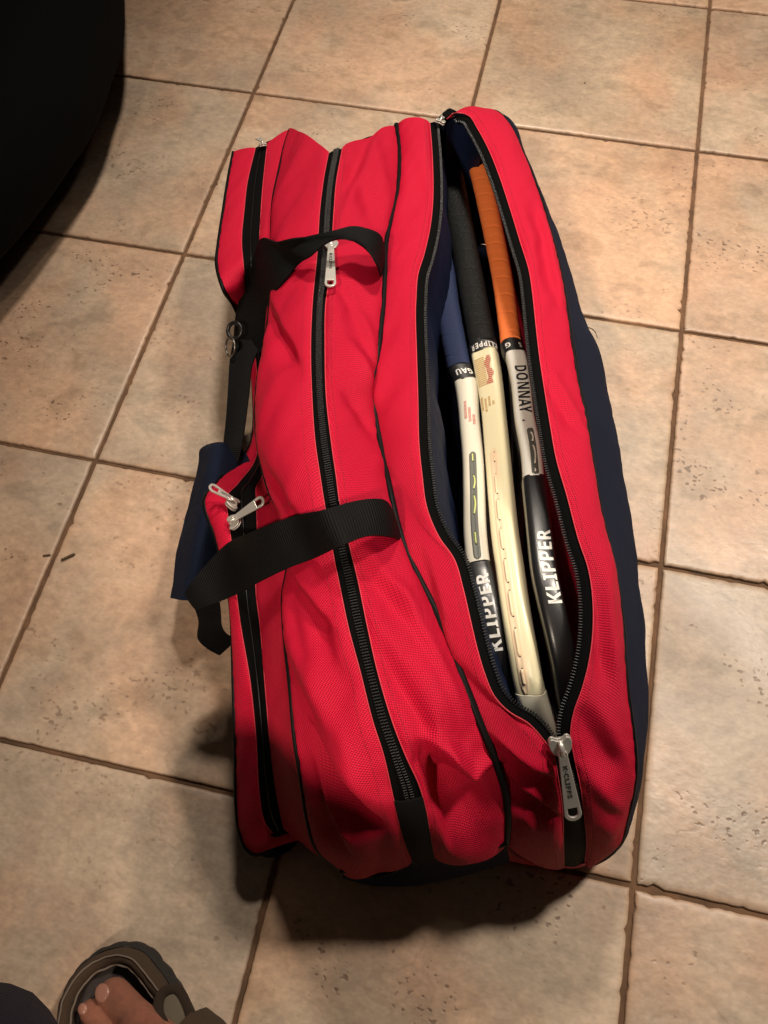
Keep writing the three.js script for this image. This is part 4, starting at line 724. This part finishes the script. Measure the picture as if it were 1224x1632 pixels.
  const inset = (d, y) => rp.map((q, i) => { const a = rp[(i + 199) % 200], b = rp[(i + 1) % 200], n = v(b.z - a.z, 0, a.x - b.x).normalize(); if (n.dot(mid.clone().sub(q)) < 0) n.negate(); return v(q.x + n.x * d, typeof y === 'function' ? y(i, q) : y, q.z + n.z * d); });
  const wallY = (h) => (i, q) => h * smooth(-0.035, 0.015, q.clone().sub(T1b).dot(fwd)) + 0.022;
  const sandal = part('sandal', sheet([inset(0.002, 0.002), inset(0, 0.008), inset(0.0005, 0.02), inset(0.003, 0.026)], 300, 12, (u, w, p) => 0.0008 * fbm(p.x * 90, p.y * 60, p.z * 90, 2) + 0.0016 * Math.pow(Math.abs(Math.sin(u * Math.PI * 46)), 0.5) * Math.sin(Math.PI * w), 0, v(0, 1, 0)), sole, person, 'worn brown suede sandal with a dark rubber sole');
  part('toe_guard', sheet([inset(0.0035, 0.024), inset(0.005, wallY(0.014)), inset(0.010, wallY(0.021)), inset(0.0155, wallY(0.017)), inset(0.017, 0.025)], 300, 20, (u, w, p) => 0.0009 * fbm(p.x * 120, p.y * 120, p.z * 120, 3), 0, v(0, 1, 0)), suede, sandal);
  part('edge_stitch', tube(new THREE.CatmullRomCurve3(inset(0.0098, wallY(0.0218)).map((q, i) => v(q.x + 0.0008 * noise.noise(i * 0.4, 1, 2), q.y, q.z + 0.0010 * noise.noise(i * 0.4, 7, 2))), true), 0.0008, 400, 6), edgeM, sandal);
  part('edge_stitch', tube(new THREE.CatmullRomCurve3(inset(0.0168, wallY(0.015)).map((q, i) => v(q.x + 0.0012 * noise.noise(i * 0.3, 1, 5), q.y, q.z + 0.0016 * noise.noise(i * 0.3, 7, 5))), true), 0.0009, 400, 6), edgeM, sandal);
  { const bed = inset(0.012, 0.024).map((q) => new THREE.Vector2(q.x, -q.z)); const g = new THREE.ShapeGeometry(new THREE.Shape(bed)); g.rotateX(-Math.PI / 2); g.translate(0, 0.0245, 0); part('footbed', g, bedM, sandal); }
  // strap over the foot with a slotted tab on the inner side
  const S0 = [J(-0.03, -0.034, 0.028), J(-0.026, -0.026, 0.055), J(-0.028, -0.004, 0.079), J(-0.036, 0.028, 0.083), J(-0.05, 0.06, 0.068), J(-0.06, 0.092, 0.028)];
  part('strap', slab([S0, S0.map((q) => q.clone().addScaledVector(fwd, -0.03).add(v(0, 0.006, 0)))], 60, 10, 0.003, (u, w, p) => 0.002 * Math.sin(Math.PI * w) + 0.0015 * fbm(p.x * 90, p.y * 90, p.z * 90, 3), v(0, 1, 0)), suede, sandal);
  const tab = [v(-0.1912, 0.0462, 0.0071), v(-0.1807, 0.0462, 0.0037), v(-0.1722, 0.0462, 0.0143), v(-0.1662, 0.0481, 0.0280), v(-0.1700, 0.0508, 0.0351), v(-0.1825, 0.0555, 0.0302), v(-0.1919, 0.0518, 0.0183)];
  part('strap_loop', new THREE.TubeGeometry(new THREE.CatmullRomCurve3(tab, true), 80, 0.0042, 10, true), suede, sandal);
  { const cx = tab.reduce((s, q) => s.add(q), v(0, 0, 0)).multiplyScalar(1 / tab.length); const g = new THREE.SphereGeometry(1, 20, 10); g.scale(0.0125, 0.003, 0.015); g.translate(cx.x, cx.y - 0.003, cx.z); part('strap_lining', g, new THREE.MeshStandardMaterial({ color: lin(0.20, 0.16, 0.11), roughness: 0.9, bumpMap: speck, bumpScale: 0.0006 }), sandal); }
  // the rest of the photographer, bending forward over the bag behind the camera
  const up1 = [[v(-0.02, 0.86, 0.52), v(0, 1.2, 0.40), 0.15, 0.165], [v(0, 1.2, 0.40), v(-0.19, 1.27, 0.37), 0.10, 0.075], [v(0, 1.2, 0.40), v(0.19, 1.27, 0.37), 0.10, 0.075], [v(-0.19, 1.27, 0.37), v(-0.27, 0.98, 0.50), 0.07, 0.052], [v(0.19, 1.27, 0.37), v(0.25, 1.0, 0.30), 0.07, 0.052], [v(-0.27, 0.98, 0.50), v(-0.26, 0.76, 0.46), 0.052, 0.038], [v(0.25, 1.0, 0.30), v(0.11, 0.90, 0.16), 0.052, 0.038]];
  const up2 = [[v(0, 1.24, 0.38), v(0, 1.40, 0.29), 0.062, 0.058], [v(0, 1.45, 0.27), v(0, 1.38, 0.20), 0.098, 0.072]];
  part('shirt', body(v(0, 1.06, 0.36), 0.36, 64, up1, 0.02), new THREE.MeshStandardMaterial({ color: lin(0.02, 0.022, 0.03), roughness: 0.9 }), person);
  part('head', body(v(0, 1.38, 0.27), 0.20, 56, up2, 0.012), skin, person);
  // trouser leg: a loose tube from hem to knee
  const K = [J(-0.155, 0.034, 0.12), J(-0.15, 0.05, 0.22), v(-0.2432, 0.3050, 0.0761), v(-0.2168, 0.3605, 0.0647), v(-0.17, 0.55, 0.22), v(-0.09, 0.84, 0.50)];
  const kc = new THREE.CatmullRomCurve3(K), tg = new THREE.TubeGeometry(kc, 60, 0.072, 40, false), tp = tg.attributes.position, tn = tg.attributes.normal;
  for (let i = 0; i < tp.count; i++) { const d = 0.007 * fbm(tp.getX(i) * 16, tp.getY(i) * 22, tp.getZ(i) * 16, 3); tp.setXYZ(i, tp.getX(i) + tn.getX(i) * d, tp.getY(i) + tn.getY(i) * d, tp.getZ(i) + tn.getZ(i) * d); }
  tg.computeVertexNormals(); { const u = tg.attributes.uv; for (let i = 0; i < u.count; i++) u.setXY(i, u.getX(i) * 0.5, u.getY(i) * 0.45); }
  { const g2 = new THREE.TubeGeometry(new THREE.CatmullRomCurve3([v(0.09, 0.84, 0.52), v(0.11, 0.45, 0.45), v(0.12, 0.06, 0.50)]), 30, 0.085, 24); part('trousers', g2, M.navy, person); }
  part('trousers', tg, new THREE.MeshStandardMaterial({ color: lin(0.010, 0.013, 0.026), roughness: 0.85, bumpMap: fineBump, bumpScale: 0.0003 }), person);
}

// ------------------------------------------------------------------ crumbs on the floor
{
  const dry = new THREE.MeshStandardMaterial({ color: lin(0.10, 0.062, 0.028), roughness: 0.9, bumpMap: speck, bumpScale: 0.0005 });
  const husk = (name, label, o, len, w, turn) => {
    const g = new THREE.CapsuleGeometry(w, len, 5, 10); const p = g.attributes.position; for (let i = 0; i < p.count; i++) { const k = 1 + 0.5 * noise.noise(p.getX(i) * 900, p.getY(i) * 500, p.getZ(i) * 900); p.setXYZ(i, p.getX(i) * k + 0.15 * w * Math.sin(p.getY(i) / len * 2.5), p.getY(i), p.getZ(i) * k * 0.6); }
    g.computeVertexNormals(); g.rotateZ(Math.PI / 2); g.rotateY(turn);
    const t = new THREE.Mesh(g, dry); t.name = numbered(name); t.castShadow = t.receiveShadow = true; t.position.set(o.x, w * 0.62, o.z); t.userData = { label, category: 'debris', group: 'dry leaf crumbs on the floor' }; scene.add(t);
  };
  husk('dry_leaf_crumb', 'small dry leaf crumb lying in the grout line left of the bag', at.crumb1, 0.005, 0.0016, 0.1);
  husk('dry_leaf_crumb', 'longer dry leaf crumb on the tile just right of the grout line', at.crumb2, 0.011, 0.0021, 0.45);
  husk('dry_leaf_crumb', 'tiny dark crumb on the bright tile at the upper right', at.crumb3, 0.0012, 0.0011, 0.8);
  const h = at.hair, hair = new THREE.Mesh(new THREE.TubeGeometry(new THREE.CatmullRomCurve3([v(h.x - 0.008, 0.0006, h.z - 0.006), v(h.x - 0.002, 0.0009, h.z - 0.004), v(h.x + 0.002, 0.0008, h.z + 0.001), v(h.x + 0.0035, 0.0006, h.z + 0.010)]), 30, 0.0004, 6), new THREE.MeshStandardMaterial({ color: lin(0.06, 0.035, 0.02), roughness: 0.8 }));
  hair.name = 'thread'; hair.castShadow = true; hair.userData = { label: 'short dark thread curling out beside the right side of the bag', category: 'thread' }; scene.add(hair);
}
for (const o of scene.children) o.traverse((m) => { if (m.isMesh) m.castShadow = m.receiveShadow = true; });
renderer.render(scene, camera);
